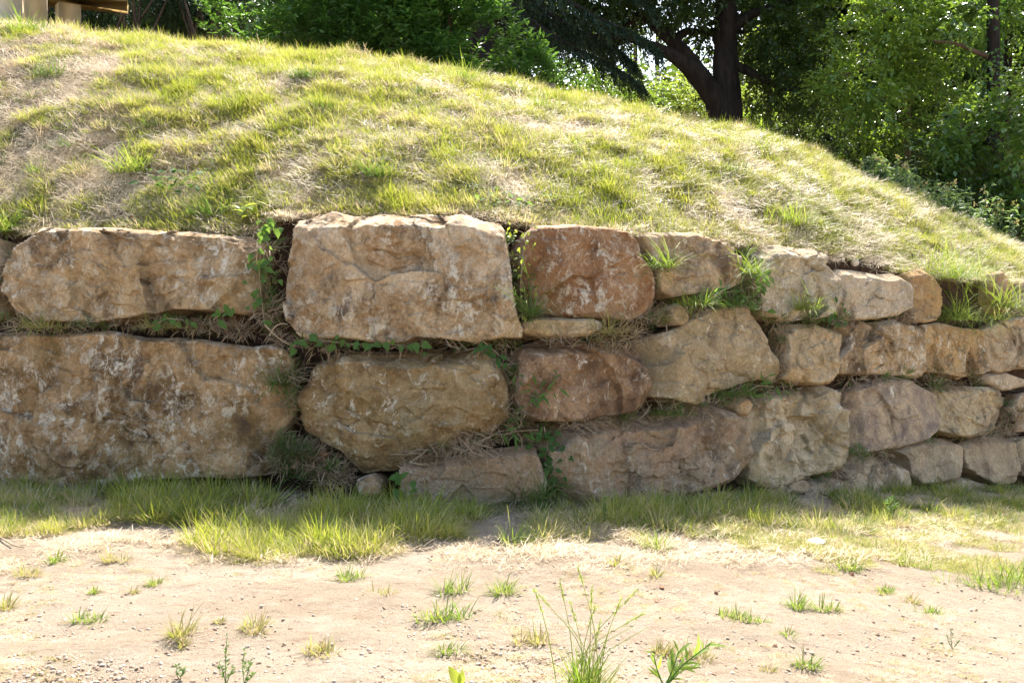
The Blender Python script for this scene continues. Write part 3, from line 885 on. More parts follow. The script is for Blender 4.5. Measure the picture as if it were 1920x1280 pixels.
def scatter(name, pts, rot, scl, idx, dry, sources, label, mat=None):
    """Stuff made of many tufts: one object whose points carry instances of a few source meshes."""
    coll = bpy.data.collections.new(name + "_sources")
    for k, me in enumerate(sources):
        o = bpy.data.objects.new("%s_source_%02d" % (name, k), me)
        coll.objects.link(o)
    me = mesh_np(name, pts, attrs={"rot": ('FLOAT_VECTOR', rot), "scl": ('FLOAT', scl), "idx": ('INT', idx), "dry": ('FLOAT', dry)})
    ob = link(name, me)
    ng = bpy.data.node_groups.new(name, 'GeometryNodeTree')
    ng.interface.new_socket("Geometry", in_out='INPUT', socket_type='NodeSocketGeometry')
    ng.interface.new_socket("Geometry", in_out='OUTPUT', socket_type='NodeSocketGeometry')
    gi = ng.nodes.new("NodeGroupInput"); go = ng.nodes.new("NodeGroupOutput")
    ip = ng.nodes.new("GeometryNodeInstanceOnPoints")
    ci = ng.nodes.new("GeometryNodeCollectionInfo")
    ci.inputs["Collection"].default_value = coll
    ci.inputs["Separate Children"].default_value = True
    ci.inputs["Reset Children"].default_value = True
    ip.inputs["Pick Instance"].default_value = True
    def attr(nm, typ):
        a = ng.nodes.new("GeometryNodeInputNamedAttribute")
        a.data_type = typ
        a.inputs["Name"].default_value = nm
        return a.outputs["Attribute"]
    L = ng.links.new
    L(gi.outputs[0], ip.inputs["Points"])
    L(ci.outputs[0], ip.inputs["Instance"])
    L(attr("idx", 'INT'), ip.inputs["Instance Index"])
    L(attr("rot", 'FLOAT_VECTOR'), ip.inputs["Rotation"])
    L(attr("scl", 'FLOAT'), ip.inputs["Scale"])
    L(ip.outputs[0], go.inputs[0])
    md = ob.modifiers.new("scatter", 'NODES')
    md.node_group = ng
    return tag(ob, label, kind="stuff")

# ------------------------------------------------------------------ trees and shrubs behind the bank
M_bark = bark_mat("dark_bark", (0.014, 0.011, 0.009), (0.042, 0.033, 0.026))
M_bark2 = bark_mat("brown_bark", (0.07, 0.045, 0.03), (0.15, 0.10, 0.07), 9)
M_laurel = leaf_mat("laurel_leaf", (0.03, 0.085, 0.02), (0.07, 0.155, 0.032), (0.17, 0.33, 0.035), 0.34, 0.38, 0.5)
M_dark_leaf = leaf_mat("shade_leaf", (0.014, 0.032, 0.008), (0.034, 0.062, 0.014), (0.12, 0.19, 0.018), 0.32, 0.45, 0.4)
M_ash = leaf_mat("bright_leaf", (0.07, 0.15, 0.024), (0.15, 0.235, 0.04), (0.33, 0.46, 0.04), 0.38, 0.30, 0.7)
M_hazel = leaf_mat("soft_leaf", (0.04, 0.10, 0.018), (0.09, 0.165, 0.03), (0.24, 0.37, 0.035), 0.32, 0.33, 0.6)
M_cedar = leaf_mat("conifer_needle", (0.016, 0.034, 0.02), (0.06, 0.095, 0.05), (0.08, 0.13, 0.04), 0.2, 0.55, 0.3)
M_thuja = leaf_mat("evergreen_spray", (0.018, 0.042, 0.018), (0.04, 0.075, 0.028), (0.06, 0.11, 0.025), 0.18, 0.5, 0.3)
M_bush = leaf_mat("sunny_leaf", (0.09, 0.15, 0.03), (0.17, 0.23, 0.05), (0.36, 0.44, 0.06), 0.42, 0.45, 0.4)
M_poplar = leaf_mat("poplar_leaf", (0.10, 0.15, 0.09), (0.16, 0.21, 0.12), (0.2, 0.28, 0.12), 0.35, 0.5, 0.4)
M_weed = leaf_mat("weed_leaf", (0.06, 0.13, 0.03), (0.11, 0.19, 0.045), (0.22, 0.34, 0.05), 0.42, 0.65, 0.15)
M_weed_dark = leaf_mat("dark_weed_leaf", (0.035, 0.085, 0.02), (0.07, 0.13, 0.03), (0.14, 0.24, 0.04), 0.35, 0.65, 0.15)
M_weed_blue = leaf_mat("bluish_weed_leaf", (0.07, 0.13, 0.06), (0.13, 0.19, 0.08), (0.22, 0.32, 0.08), 0.38, 0.5, 0.3)
M_yellow = leaf_mat("yellow_green_leaf", (0.22, 0.30, 0.04), (0.30, 0.36, 0.06), (0.5, 0.55, 0.06), 0.45, 0.45, 0.3)

def L_(px, py, D, rpx, sy=1.0, sz=1.0):
    """A foliage lump centred in that direction at distance D, radius given in pixels at that distance."""
    rad = rpx / FPX * D
    return at(px, py, D), (rad, rad * sy, rad * sz)

def root_z(x, y):
    return float(hill_z(np.array([col_of(x, y)]), np.array([y]), False)[0]) - 0.1

def limb(parent, name, nodes, D, mat, seed, dz=None, ns=9):
    """Branch from (px, py, radius px) nodes at distance D (a list gives each node its own)."""
    nodes = np.array(nodes, float)
    Ds = np.broadcast_to(np.asarray(D, float), (len(nodes),))
    P = at(nodes[:, 0], nodes[:, 1], Ds)
    if dz: P[0, 2] = dz
    V, Q, T = tube(P, nodes[:, 2] / FPX * Ds, ns, seed)
    return obj_at(name, V, P[0], parent, Q, T, mat)

def crown(parent, lumps, mat, r, per_m2, name="crown", inner=0.4, down=0.25, gap=(1.6, -0.22), **kw):
    P, D = lump_points(lumps, per_m2, r, inner, gap)
    D = D * 0.7 + r.normal(0, 0.5, D.shape) + np.array([0, 0, -down])
    g = Geo()
    sprays(g, P, D, r, **kw)
    return g.build(name, mat, parent, P.mean(0))

def stem_to(parent, px, D, py_top, r0, mat, seed, name="trunk", lean=0.0, n=4):
    """Upright trunk from the land behind the bank up to py_top."""
    top = at(px, py_top, D)
    z0_ = root_z(top[0], D) - 0.2
    k = np.linspace(0, 1, n)
    P = np.stack([top[0] - lean * (1 - k) + 0.06 * np.sin(k * 5 + seed), np.full(n, D) + 0.05 * np.cos(k * 4 + seed), z0_ + (top[2] - z0_) * k], 1)
    V, Q, T = tube(P, r0 * (1 - 0.45 * k), 10, seed)
    return obj_at(name, V, P[0], parent, Q, T, mat), P

def plant_root(px, D, label, cat, name, group=None):
    b = at(px, 300, D)
    return thing(name, (b[0], D, root_z(b[0], D)), label, cat, group)

# the big old tree with the forked dark trunk
r = np.random.default_rng(3)
t = plant_root(1365, 22, "big old tree with a black forked trunk and spreading limbs behind the crest", "tree", "broadleaf_tree")
limb(t, "trunk", [(1366, 300, 33), (1364, 225, 28), (1360, 170, 26), (1360, 90, 22), (1362, 0, 19), (1352, -130, 15), (1365, -260, 9)], 22, M_bark, 1, ns=14)
limb(t, "limb", [(1352, 225, 17), (1335, 175, 21), (1300, 130, 19), (1255, 100, 12), (1215, 84, 9), (1180, 72, 6), (1140, 70, 3)], [22, 21.9, 21.7, 21.5, 21.3, 21.1, 21], M_bark, 2)
limb(t, "limb", [(1322, 150, 13), (1290, 105, 14), (1255, 72, 13), (1228, 45, 12), (1205, 25, 10), (1170, 48, 5), (1130, 62, 3), (1085, 85, 2)], [21.8, 21.9, 22, 22.1, 22.2, 22.3, 22.4, 22.5], M_bark, 3)
limb(t, "limb", [(1262, 78, 10), (1285, 58, 7), (1330, 62, 5), (1400, 60, 4)], [22, 22.2, 22.5, 23], M_bark, 4)
limb(t, "limb", [(1228, 45, 10), (1215, -10, 9), (1180, -80, 7), (1120, -150, 4)], 22.1, M_bark, 5)
limb(t, "limb", [(1362, 60, 15), (1410, 25, 9), (1470, 10, 7), (1540, -30, 5)], [22, 22, 21.7, 21.4], M_bark, 6)
limb(t, "limb", [(1375, 120, 9), (1415, 140, 7), (1470, 170, 5), (1520, 160, 3)], [22, 21.8, 21.5, 21.2], M_bark, 7)
lumps = [L_(*a) for a in [(1150, -40, 21.5, 70), (1230, -10, 22.8, 60), (1300, 15, 22.6, 55), (1440, 30, 22.8, 70), (1490, 60, 21.2, 70),
                          (1450, 115, 22.6, 52), (1500, 150, 21.4, 50), (1330, -30, 23.4, 70), (1110, 30, 23.6, 44), (1030, 15, 24, 55), (960, 30, 24.2, 55), (1060, -40, 24, 60), (1175, 30, 23.4, 40), (1000, 80, 24.6, 26), (1290, -60, 21, 90), (1440, -90, 21.5, 110),
                          (1330, 60, 23.2, 36), (1430, 180, 22.4, 30), (1540, 110, 22.5, 60), (1180, -140, 22, 120), (1360, -220, 22, 140)]]
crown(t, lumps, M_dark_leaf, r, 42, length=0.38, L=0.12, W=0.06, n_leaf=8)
crown(t, [L_(*a) for a in [(1150, -330, 23, 170), (1330, -420, 23.5, 190), (1480, -300, 23, 170), (1240, -250, 24.5, 130), (1420, -200, 24.5, 130), (1100, -220, 23, 100)]], M_dark_leaf, r, 11, name="unseen_upper_crown", length=0.6, L=0.24, W=0.12, n_leaf=8)  # crown above the view, added so it shades the foliage below

# conifer with drooping boughs
t = plant_root(905, 20.5, "dark blue green conifer with drooping boughs between the laurel and the forked tree", "tree", "conifer_tree")
stem_to(t, 905, 20.5, -300, 0.30, M_bark, 8)
r = np.random.default_rng(4)
g = Geo()
boughs = [[(840, -60), (930, -10), (1000, 45), (1070, 90), (1130, 115), (1175, 140), (1205, 165)],
          [(880, -110), (980, -50), (1060, 0), (1130, 40), (1190, 62), (1235, 95)],
          [(860, -20), (930, 40), (985, 65), (1030, 78), (1070, 70)],
          [(900, -150), (1000, -90), (1100, -50), (1180, -20), (1220, 10)],
          [(890, 20), (930, 65), (965, 88), (1000, 95)],
          [(950, -40), (1030, 30), (1090, 62), (1150, 85), (1190, 120)],
          [(880, 0), (960, 15), (1040, 40), (1110, 85), (1150, 118)],
          [(870, -40), (940, 5), (1000, 22), (1060, 52), (1100, 62)], [(900, -90), (980, -30), (1060, -5), (1120, 12), (1170, 25)], [(860, 30), (900, 50), (935, 80), (960, 105)],
          [(930, -120), (1010, -60), (1090, -25), (1160, -5)], [(910, -20), (980, 0), (1050, 22), (1120, 50), (1165, 72)]]
for bi, b in enumerate(boughs):
    Ds = 20.3 + 0.35 * bi - np.linspace(0, 1.2, len(b)) * (0.5 if bi % 2 else -0.3)
    arr = np.array(b, float)
    P = at(arr[:, 0], arr[:, 1], Ds)
    V, Q, T = tube(P, np.linspace(0.09, 0.015, len(b)), 7, 20 + bi)
    obj_at("bough", V, P[0], t, Q, T, M_bark)
    s = np.linspace(0, len(b) - 1, 90)
    C = np.stack([np.interp(s, np.arange(len(b)), P[:, k]) for k in range(3)], 1)
    tg = norm(np.gradient(C, axis=0))
    sd = norm(np.cross(tg, np.array([0, 0, 1.0])))
    for k in range(90):
        for sg in (-1, 1):
            if r.random() < 0.3: continue
            ln = r.uniform(0.25, 0.75) * (1.1 - 0.5 * k / 90)
            d0 = norm(tg[k] * 0.7 + sd[k] * sg * r.uniform(0.4, 1.0) + np.array([0, 0, r.uniform(-0.5, 0.05)]))
            m = 26
            u = np.linspace(0.05, 1, m)
            q = C[k] + d0 * (ln * u)[:, None] + np.array([0, 0, -0.42]) * (ln * u * u)[:, None]
            dd = norm(d0 * 0.6 + r.normal(0, 0.55, (m, 3)) + np.array([0, 0, -0.25]))
            leaf_geo(g, q, dd, np.array([0, 0, 1.0]) + r.normal(0, 0.4, (m, 3)), r.uniform(0.07, 0.15, m), 0.03, r, tone=np.clip(r.normal(0.4, 0.25) + r.normal(0, 0.15, m), 0, 1))
V = g.arrays()[0]
g.build("needles", M_cedar, t, V.mean(0))

# cherry laurel, one broad shrub
r = np.random.default_rng(5)
t = plant_root(760, 17.2, "broad glossy laurel shrub standing behind the top of the bank", "shrub", "laurel_shrub")
for k, (px, ln) in enumerate([(620, -0.2), (740, 0.1), (850, 0.2)]):
    stem_to(t, px, 17.3, 20, 0.06, M_bark2, 30 + k, "stem", ln)
lumps = [L_(*a) for a in [(470, 20, 17.4, 80), (560, 10, 17.2, 95), (660, 20, 17.1, 95), (760, 35, 17.0, 95), (850, 55, 17.1, 85), (920, 85, 17.2, 58), (975, 118, 17.4, 40),
                          (600, -80, 17.6, 110), (730, -60, 17.4, 110), (830, -5, 17.3, 75), (1000, 140, 17.5, 30), (650, 95, 17.0, 50), (800, 110, 17.0, 45), (900, 135, 17.1, 32), (500, 70, 17.2, 50)]]
P, D = lump_points(lumps, 60, r, 0.3)
D = D * 0.6 + np.array([0.1, 0, 0.75]) + r.normal(0, 0.35, D.shape)
g = Geo()
sprays(g, P, D, r, n_leaf=9, L=0.155, W=0.05, length=0.28, droop=0.1)
g.build("crown", M_laurel, t, P.mean(0))

# dark evergreen hedge plants at the left with bare brown stems
r = np.random.default_rng(6)
for k, (px, lab) in enumerate([(90, "dark evergreen hedge bush behind the bench"), (260, "dark evergreen hedge bush right of the bench with bare brown stems below"), (385, "dark evergreen hedge bush touching the laurel, brown inside")]):
    D = 18.2 + 0.2 * k
    t = plant_root(px, D, lab, "shrub", "evergreen_shrub", "evergreen hedge bushes on the bank top")
    for j in range(9):
        P = at(px + r.uniform(-60, 60), 110, D - r.uniform(0.1, 0.6))
        q = at(px + r.uniform(-75, 75), -20, D - r.uniform(0.0, 0.6))
        P[2] = root_z(P[0], P[1]) - 0.1
        V, Q, T = tube(np.array([P, (P + q) / 2 + r.normal(0, 0.12, 3), q]), [0.035, 0.025, 0.012], 6, 40 + j)
        obj_at("stem", V, P, t, Q, T, M_bark2)
    lumps = [L_(px + a, b, D + c, e) for a, b, c, e in [(0, -60, 0.2, 85), (-50, -10, 0.4, 55), (50, -5, 0.4, 55), (0, 25, 0.8, 60), (-40, 60, 0.9, 45), (45, 60, 0.9, 45)]]
    crown(t, lumps, M_thuja, r, 60, length=0.26, L=0.10, W=0.03, n_leaf=9, down=0.35)

# bright ash like tree right of the forked one
r = np.random.default_rng(7)
t = plant_root(1700, 21.6, "bright sunlit tree with feathery leaf sprays, right of the forked tree", "tree", "ash_tree")
stem_to(t, 1700, 21.6, -200, 0.14, M_bark2, 50)
lumps = [L_(*a) for a in [(1600, 20, 20.4, 62), (1660, 70, 20.1, 70), (1590, 95, 19.8, 46), (1570, 150, 19.7, 38), (1620, 165, 19.6, 52), (1660, 130, 20.2, 55), (1600, 215, 20.2, 40), (1650, 235, 20.2, 42),
                          (1690, 20, 20.4, 65), (1720, 90, 20.4, 52), (1560, 40, 20.6, 34), (1700, 180, 20.5, 40), (1640, -40, 21.5, 60), (1740, -30, 21.5, 60), (1565, 268, 20.6, 22)]]
crown(t, lumps, M_ash, r, 48, length=0.36, L=0.12, W=0.062, n_leaf=8, down=0.0, droop=0.12, gap=(2.2, -0.02), inner=0.3)
for k, b in enumerate([[(1700, 60, 5), (1650, 110, 3.5), (1600, 140, 2.5), (1545, 140, 1.2)], [(1702, 0, 5), (1640, 30, 3.5), (1570, 55, 2)], [(1700, 140, 4), (1660, 185, 3), (1600, 215, 1.5)]]):
    limb(t, "branch", b, [21.4, 20.7, 20.2, 19.8][:len(b)], M_bark2, 60 + k)

# trees at the right: ivy clad trunk, its thinner neighbour
r = np.random.default_rng(8)
t = plant_root(1866, 19.4, "tree with a brown ivy clad trunk near the right edge", "tree", "ivy_clad_tree")
tr, TP = stem_to(t, 1868, 19.4, -250, 0.15, M_bark, 70, n=6)
limb(t, "branch", [(1866, 110, 5), (1830, 98, 4), (1790, 80, 3), (1750, 78, 2)], [19.4, 19.3, 19.2, 19.1], M_bark2, 71)
lumps = [L_(*a) for a in [(1800, 10, 20.4, 70), (1850, 60, 20.8, 60), (1780, 90, 20.5, 56), (1905, 20, 20.3, 62), (1830, 150, 20.8, 48), (1750, 140, 20.8, 46), (1920, 110, 20.7, 52), (1700, 230, 21.1, 46), (1830, -40, 20.8, 70), (1960, -20, 20.8, 80), (1765, 200, 20.8, 44), (1800, 40, 19.0, 40)]]
crown(t, lumps, M_hazel, r, 40, length=0.34, L=0.12, W=0.065, n_leaf=7, down=0.05, droop=0.12, gap=(2.0, -0.06))
g = Geo()
n = 1500
u = r.random(n); a = r.uniform(0, 6.28, n)
base = np.stack([np.interp(u, np.linspace(0, 1, 6), TP[:, k]) for k in range(3)], 1)
out = np.stack([np.cos(a), np.sin(a), 0 * a], 1)
keep = fbm(np.stack([a, base[:, 2] * 1.5, 0 * a], 1), 2, 4) > -0.15
leaf_geo(g, (base + out * (0.13 + 0.08 * r.random(n))[:, None])[keep], (out + np.array([0, 0, -0.8]) + r.normal(0, 0.4, (n, 3)))[keep], (out + np.array([0, 0, 0.3]))[keep], 0.08, 0.07, r)
g.build("ivy", M_laurel, t, base.mean(0))

t = plant_root(1899, 21.0, "thin dark tree trunk behind the ivy clad one at the right edge", "tree", "slender_tree")
stem_to(t, 1899, 21.0, -250, 0.11, M_bark, 72)
crown(t, [L_(*a) for a in [(1890, -100, 21.3, 100), (1960, 160, 21.3, 80), (1930, 230, 21.4, 50)]], M_dark_leaf, r, 16, length=0.34, L=0.11, W=0.05, n_leaf=8)

t = plant_root(1440, 24, "slim young tree with a straight dark stem just right of the forked trunk", "tree", "slender_tree")
stem_to(t, 1440, 24, 130, 0.085, M_bark, 73)
limb(t, "branch", [(1440, 190, 4), (1465, 165, 3), (1510, 160, 1.5)], 24, M_bark, 74)
limb(t, "branch", [(1440, 165, 4), (1415, 150, 3), (1390, 135, 1.5)], 24, M_bark, 75)
crown(t, [L_(*a) for a in [(1440, 140, 24.3, 40), (1490, 200, 25, 45), (1420, 190, 25, 30)]], M_ash, r, 16, length=0.34, L=0.11, W=0.05, n_leaf=8)

# leafy hazel-like shrubs at the lower right
for k, (px, D, lab, lm) in enumerate([
        (1800, 18.6, "soft leaved green shrub under the ivy clad trunk", [(1790, 215, 18.4, 34), (1830, 245, 18.2, 50), (1770, 262, 18.0, 32), (1850, 185, 18.5, 40), (1800, 300, 18.5, 40)]),
        (1905, 18.1, "soft leaved green shrub cut by the right edge of the view", [(1900, 250, 17.7, 55), (1930, 320, 17.6, 60), (1880, 300, 18.0, 36), (1915, 190, 17.9, 46), (1945, 400, 17.5, 44), (1905, 395, 18.1, 26)])]):
    r = np.random.default_rng(80 + k)
    t = plant_root(px, D + 0.4, lab, "shrub", "leafy_shrub")
    for j in range(3):
        stem_to(t, px + (j - 1) * 22, D + 0.3, lm[0][1], 0.03, M_bark2, 90 + j + 5 * k, "stem", 0.1 * (j - 1))
    crown(t, [L_(*a) for a in lm], M_hazel, r, 44, length=0.32, L=0.13, W=0.085, n_leaf=6, down=0.1, droop=0.15, gap=(2.4, -0.05))

# dark undergrowth and sunlit bushes behind
for k, (px, D, mat, lab, lm, dens, ls) in enumerate([
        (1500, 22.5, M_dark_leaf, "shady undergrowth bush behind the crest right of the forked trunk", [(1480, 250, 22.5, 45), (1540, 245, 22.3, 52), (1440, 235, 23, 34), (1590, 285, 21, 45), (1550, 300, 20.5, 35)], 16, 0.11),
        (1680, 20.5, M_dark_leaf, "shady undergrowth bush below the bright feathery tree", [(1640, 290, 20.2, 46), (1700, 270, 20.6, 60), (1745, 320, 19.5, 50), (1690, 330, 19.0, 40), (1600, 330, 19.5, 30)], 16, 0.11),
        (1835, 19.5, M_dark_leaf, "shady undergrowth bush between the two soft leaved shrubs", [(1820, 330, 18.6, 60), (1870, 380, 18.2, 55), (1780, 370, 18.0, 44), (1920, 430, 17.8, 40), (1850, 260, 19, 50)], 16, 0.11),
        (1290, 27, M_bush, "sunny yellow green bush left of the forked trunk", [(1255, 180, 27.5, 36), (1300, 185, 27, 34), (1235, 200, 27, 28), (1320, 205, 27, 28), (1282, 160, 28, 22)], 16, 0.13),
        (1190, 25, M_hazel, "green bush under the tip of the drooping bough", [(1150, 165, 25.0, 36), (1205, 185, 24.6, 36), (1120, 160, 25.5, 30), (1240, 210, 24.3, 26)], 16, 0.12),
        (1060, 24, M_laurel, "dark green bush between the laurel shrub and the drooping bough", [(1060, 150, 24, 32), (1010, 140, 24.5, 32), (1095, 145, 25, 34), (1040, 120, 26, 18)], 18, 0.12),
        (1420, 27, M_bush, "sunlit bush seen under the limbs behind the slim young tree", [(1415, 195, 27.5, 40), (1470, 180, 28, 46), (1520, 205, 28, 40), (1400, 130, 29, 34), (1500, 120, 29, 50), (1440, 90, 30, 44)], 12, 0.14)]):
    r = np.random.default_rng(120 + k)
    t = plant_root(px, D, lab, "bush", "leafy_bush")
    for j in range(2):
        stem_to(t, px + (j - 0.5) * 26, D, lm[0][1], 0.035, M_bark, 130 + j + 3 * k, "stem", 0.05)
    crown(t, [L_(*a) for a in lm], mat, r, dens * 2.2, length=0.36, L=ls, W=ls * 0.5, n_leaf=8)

# two poplars far off
for k, (px, lab) in enumerate([(1192, "left of two distant pale poplars in the gap of sky"), (1234, "right of two distant pale poplars in the gap of sky")]):
    r = np.random.default_rng(150 + k)
    t = plant_root(px, 62, lab, "tree", "poplar_tree", "distant poplars")
    stem_to(t, px, 62, 40, 0.22, M_bark2, 150 + k)
    lm = [L_(px + r.uniform(-9, 9), py, 62, rp, 1, 1.5) for py, rp in [(60, 9), (80, 12), (100, 14), (120, 15), (140, 16), (165, 17), (190, 18)]]
    crown(t, lm, M_poplar, r, 2.2, length=0.9, L=0.35, W=0.2, n_leaf=8, inner=0.8)

r = np.random.default_rng(155)  # tree added to dim the bright gap of sky
t = plant_root(1150, 44, "added pale green distant tree dimming the sky gap between the drooping boughs and the forked trunk", "tree", "added_distant_tree")
stem_to(t, 1150, 44, 90, 0.18, M_bark2, 156)
crown(t, [L_(*a) for a in [(1010, 95, 44, 26), (1070, 70, 44, 30), (1120, 90, 44.5, 26), (1150, 40, 45, 34), (1180, 130, 44, 22), (1290, 120, 45, 20), (1270, 60, 45, 22), (1030, 40, 45, 30)]], M_hazel, r, 3.2, length=0.6, L=0.24, W=0.13, n_leaf=8, inner=0.7)
# distant woodland that closes the view, open where the sky shows
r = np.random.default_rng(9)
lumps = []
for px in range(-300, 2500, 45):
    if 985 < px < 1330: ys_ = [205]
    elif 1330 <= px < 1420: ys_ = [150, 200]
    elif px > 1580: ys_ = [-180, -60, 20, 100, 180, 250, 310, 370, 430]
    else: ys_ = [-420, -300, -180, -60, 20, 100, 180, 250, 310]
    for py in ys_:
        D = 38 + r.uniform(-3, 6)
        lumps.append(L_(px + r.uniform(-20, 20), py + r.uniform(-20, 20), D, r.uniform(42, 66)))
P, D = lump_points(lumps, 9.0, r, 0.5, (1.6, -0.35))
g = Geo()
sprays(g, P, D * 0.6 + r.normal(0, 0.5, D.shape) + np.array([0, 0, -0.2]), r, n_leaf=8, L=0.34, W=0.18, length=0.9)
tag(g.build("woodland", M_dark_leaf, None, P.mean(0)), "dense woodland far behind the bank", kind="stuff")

# ------------------------------------------------------------------ bench at the top left
M_post = plain_mat("pale_planed_wood", (0.42, 0.32, 0.19), (0.56, 0.45, 0.29), 3.0, 0.7, 0.25)
M_seat = plain_mat("weathered_board", (0.40, 0.27, 0.10), (0.50, 0.36, 0.15), 4.0, 0.7, 0.3)
M_grey = plain_mat("weathered_end_grain", (0.16, 0.14, 0.13), (0.33, 0.30, 0.28), 14.0, 0.9, 0.5)
bx, by = at(70, 50, 15.6)[0], 15.6
bz = root_z(bx, by)
bench = thing("bench", (bx, by, bz), "pale wooden bench with square legs standing on top of the bank at the upper left", "bench")
def box(g, c, s, rz=0.0, tone=0.0, bev=0.008):
    s = np.asarray(s) / 2.0
    V = []
    for z in (-1, 1):
        for (ux, uy) in [(-1, -1), (1, -1), (1, 1), (-1, 1)]:
            for ins in (0, 1):
                pass
    bm_v = []
    q = np.array([[-1, -1], [1, -1], [1, 1], [-1, 1]], float)
    rings = [(-s[2], bev), (-s[2] + bev, 0), (s[2] - bev, 0), (s[2], bev)]
    for z, i in rings:
        for a in q:
            # two points per corner give a bevelled edge
            sx, sy = s[0] - i, s[1] - i
            e = bev
            p1 = (a[0] * (sx - (e if a[0] * a[1] > 0 else 0)), a[1] * (sy - (0 if a[0] * a[1] > 0 else e)), z)
            p2 = (a[0] * (sx - (0 if a[0] * a[1] > 0 else e)), a[1] * (sy - (e if a[0] * a[1] > 0 else 0)), z)
            bm_v += [p1, p2]
    V = np.array(bm_v)
    cz, sz_ = math.cos(rz), math.sin(rz)
    V = np.stack([V[:, 0] * cz - V[:, 1] * sz_, V[:, 0] * sz_ + V[:, 1] * cz, V[:, 2]], 1) + np.asarray(c)
    Q = []
    for k in range(3):
        for j in range(8):
            Q.append((k * 8 + j, k * 8 + (j + 1) % 8, (k + 1) * 8 + (j + 1) % 8, (k + 1) * 8 + j))
    T = []
    for j in range(1, 7):
        T.append((0, j + 1, j)); T.append((24, 24 + j, 24 + j + 1))
    g.add(V, Q, T, tone)
RZ = R(38)
for px, D, w, mt in ((62, 15.3, 0.36, M_post), (128, 16.0, 0.34, M_post)):
    c = at(px, 40, D)
    g = Geo(); box(g, (c[0], D, root_z(c[0], D) + 0.35), (w, w * 0.62, 1.1), RZ)
    V = g.arrays()[0]; g.build("leg", mt, bench, (c[0], D, root_z(c[0], D)), smooth=False)
c = at(10, 0, 14.9)
g = Geo(); box(g, (c[0] - 0.05, 14.9, c[2] - 0.02), (0.62, 0.10, 0.56), R(4)); g.build("side_panel", M_post, bench, c, smooth=False)
c = at(176, -4, 16.0)
g = Geo(); box(g, (c[0] - 0.3, 16.1, c[2] + 0.02), (1.5, 0.75, 0.16), R(20)); st_ = g.build("seat", M_seat, bench, c, smooth=False)
c2 = at(206, -5, 15.9)
g = Geo(); box(g, (c2[0] + 0.03, 15.95, c2[2] + 0.13), (0.75, 0.6, 0.12), R(20)); g.build("seat_edge", M_grey, st_, c2, smooth=False)

# small weathered board and white stone on the slope
p = on_hill([1016], [166])[0]
g = Geo(); box(g, (p[0], p[1] + 0.25, p[2] + 0.07), (0.30, 0.22, 0.24), R(30)); ob = g.build("wooden_block", M_grey, None, (p[0], p[1] + 0.25, p[2]), smooth=False)
tag(ob, "small weathered wooden block peeping over the crest of the bank", "block")

# ------------------------------------------------------------------ grass on the bank
def hill_points(n, r, px0=-420, px1=2250, t0=0.0, t1=1.25):
    """Points spread evenly over the slope, with (t) their place between wall top and crest."""
    px = r.uniform(px0, px1, n * 3); t = r.uniform(t0, t1, n * 3)
    y0, _ = hill_start(px); yc = look(T_CD, px)
    y = y0 + (yc - y0) * t
    w = y * (yc - y0)
    k = r.random(n * 3) < w / w.max()
    px, t, y = px[k][:n], t[k][:n], y[k][:n]
    return np.stack([(px - 960) / FPX * y, y, hill_z(px, y)], 1), t, px

def downhill(px, y):
    e = 0.15
    return np.clip((hill_z(px, y + e, False) - hill_z(px, y - e, False)) / (2 * e), 0, 1.0)

def soil_free(px, t):
    return look(T_SOIL, px) * np.clip(1 - t / 0.12, 0, 1)

def patch(P, s, sc=0.9): return fbm(np.stack([P[:, 0] * sc, P[:, 1] * sc, 0 * P[:, 0] + s], 1), 3, s)

def tuft_sources(name, k, mat, n, **kw):
    out = []
    for j in range(k):
        r = np.random.default_rng(500 + j + len(name))
        g = Geo(); tuft_geo(g, r, n, **kw)
        out.append(g.mesh("%s_%d" % (name, j), mat))
    return out

r = np.random.default_rng(20)
SRC = tuft_sources("short_tuft", 5, M_meadow, 84, rad=0.14, h0=0.06, h1=0.18, lean=0.85, width=0.0048, curl=0.9)
SRC += tuft_sources("tall_tuft", 3, M_meadow, 60, rad=0.09, h0=0.13, h1=0.30, lean=0.6, width=0.005, curl=0.8)
SRC += tuft_sources("straw_mat", 5, M_straw, 120, rad=0.26, h0=0.06, h1=0.22, width=0.0048, flat=True)
SRC += tuft_sources("straw_heap", 3, M_straw, 110, rad=0.14, h0=0.08, h1=0.2, lean=1.25, width=0.0048, curl=1.0)

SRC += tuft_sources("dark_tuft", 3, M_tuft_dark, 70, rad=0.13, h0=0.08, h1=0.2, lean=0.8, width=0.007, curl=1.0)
pts, rot, scl, idx, dry = [], [], [], [], []
def emit(P, px, idxs, sc, dr, r, tilt=1.0):
    n = len(P)
    sl = downhill(px, P[:, 1]) * tilt
    pts.append(P); idx.append(idxs)
    # lie with the slope, each turned at random about its own stem
    az = r.uniform(0, 6.283, n)
    E = np.array([(Euler((float(a), float(b), 0)).to_matrix() @ Matrix.Rotation(float(c), 3, 'Z')).to_euler()[:] for a, b, c in
                  zip(np.arctan(sl) + r.normal(0, 0.12, n), r.normal(0, 0.12, n), az)])
    rot.append(E); scl.append(sc); dry.append(dr)
# straw everywhere
P, t, px = hill_points(6200, r)
k = r.random(len(P)) > soil_free(px, t) * 0.8
P, t, px = P[k], t[k], px[k]
emit(P, px, np.where(r.random(len(P)) < 0.72, r.integers(8, 13, len(P)), r.integers(13, 16, len(P))), r.uniform(0.7, 1.2, len(P)), np.clip(0.5 + patch(P, 3) * 0.9, 0, 1), r)
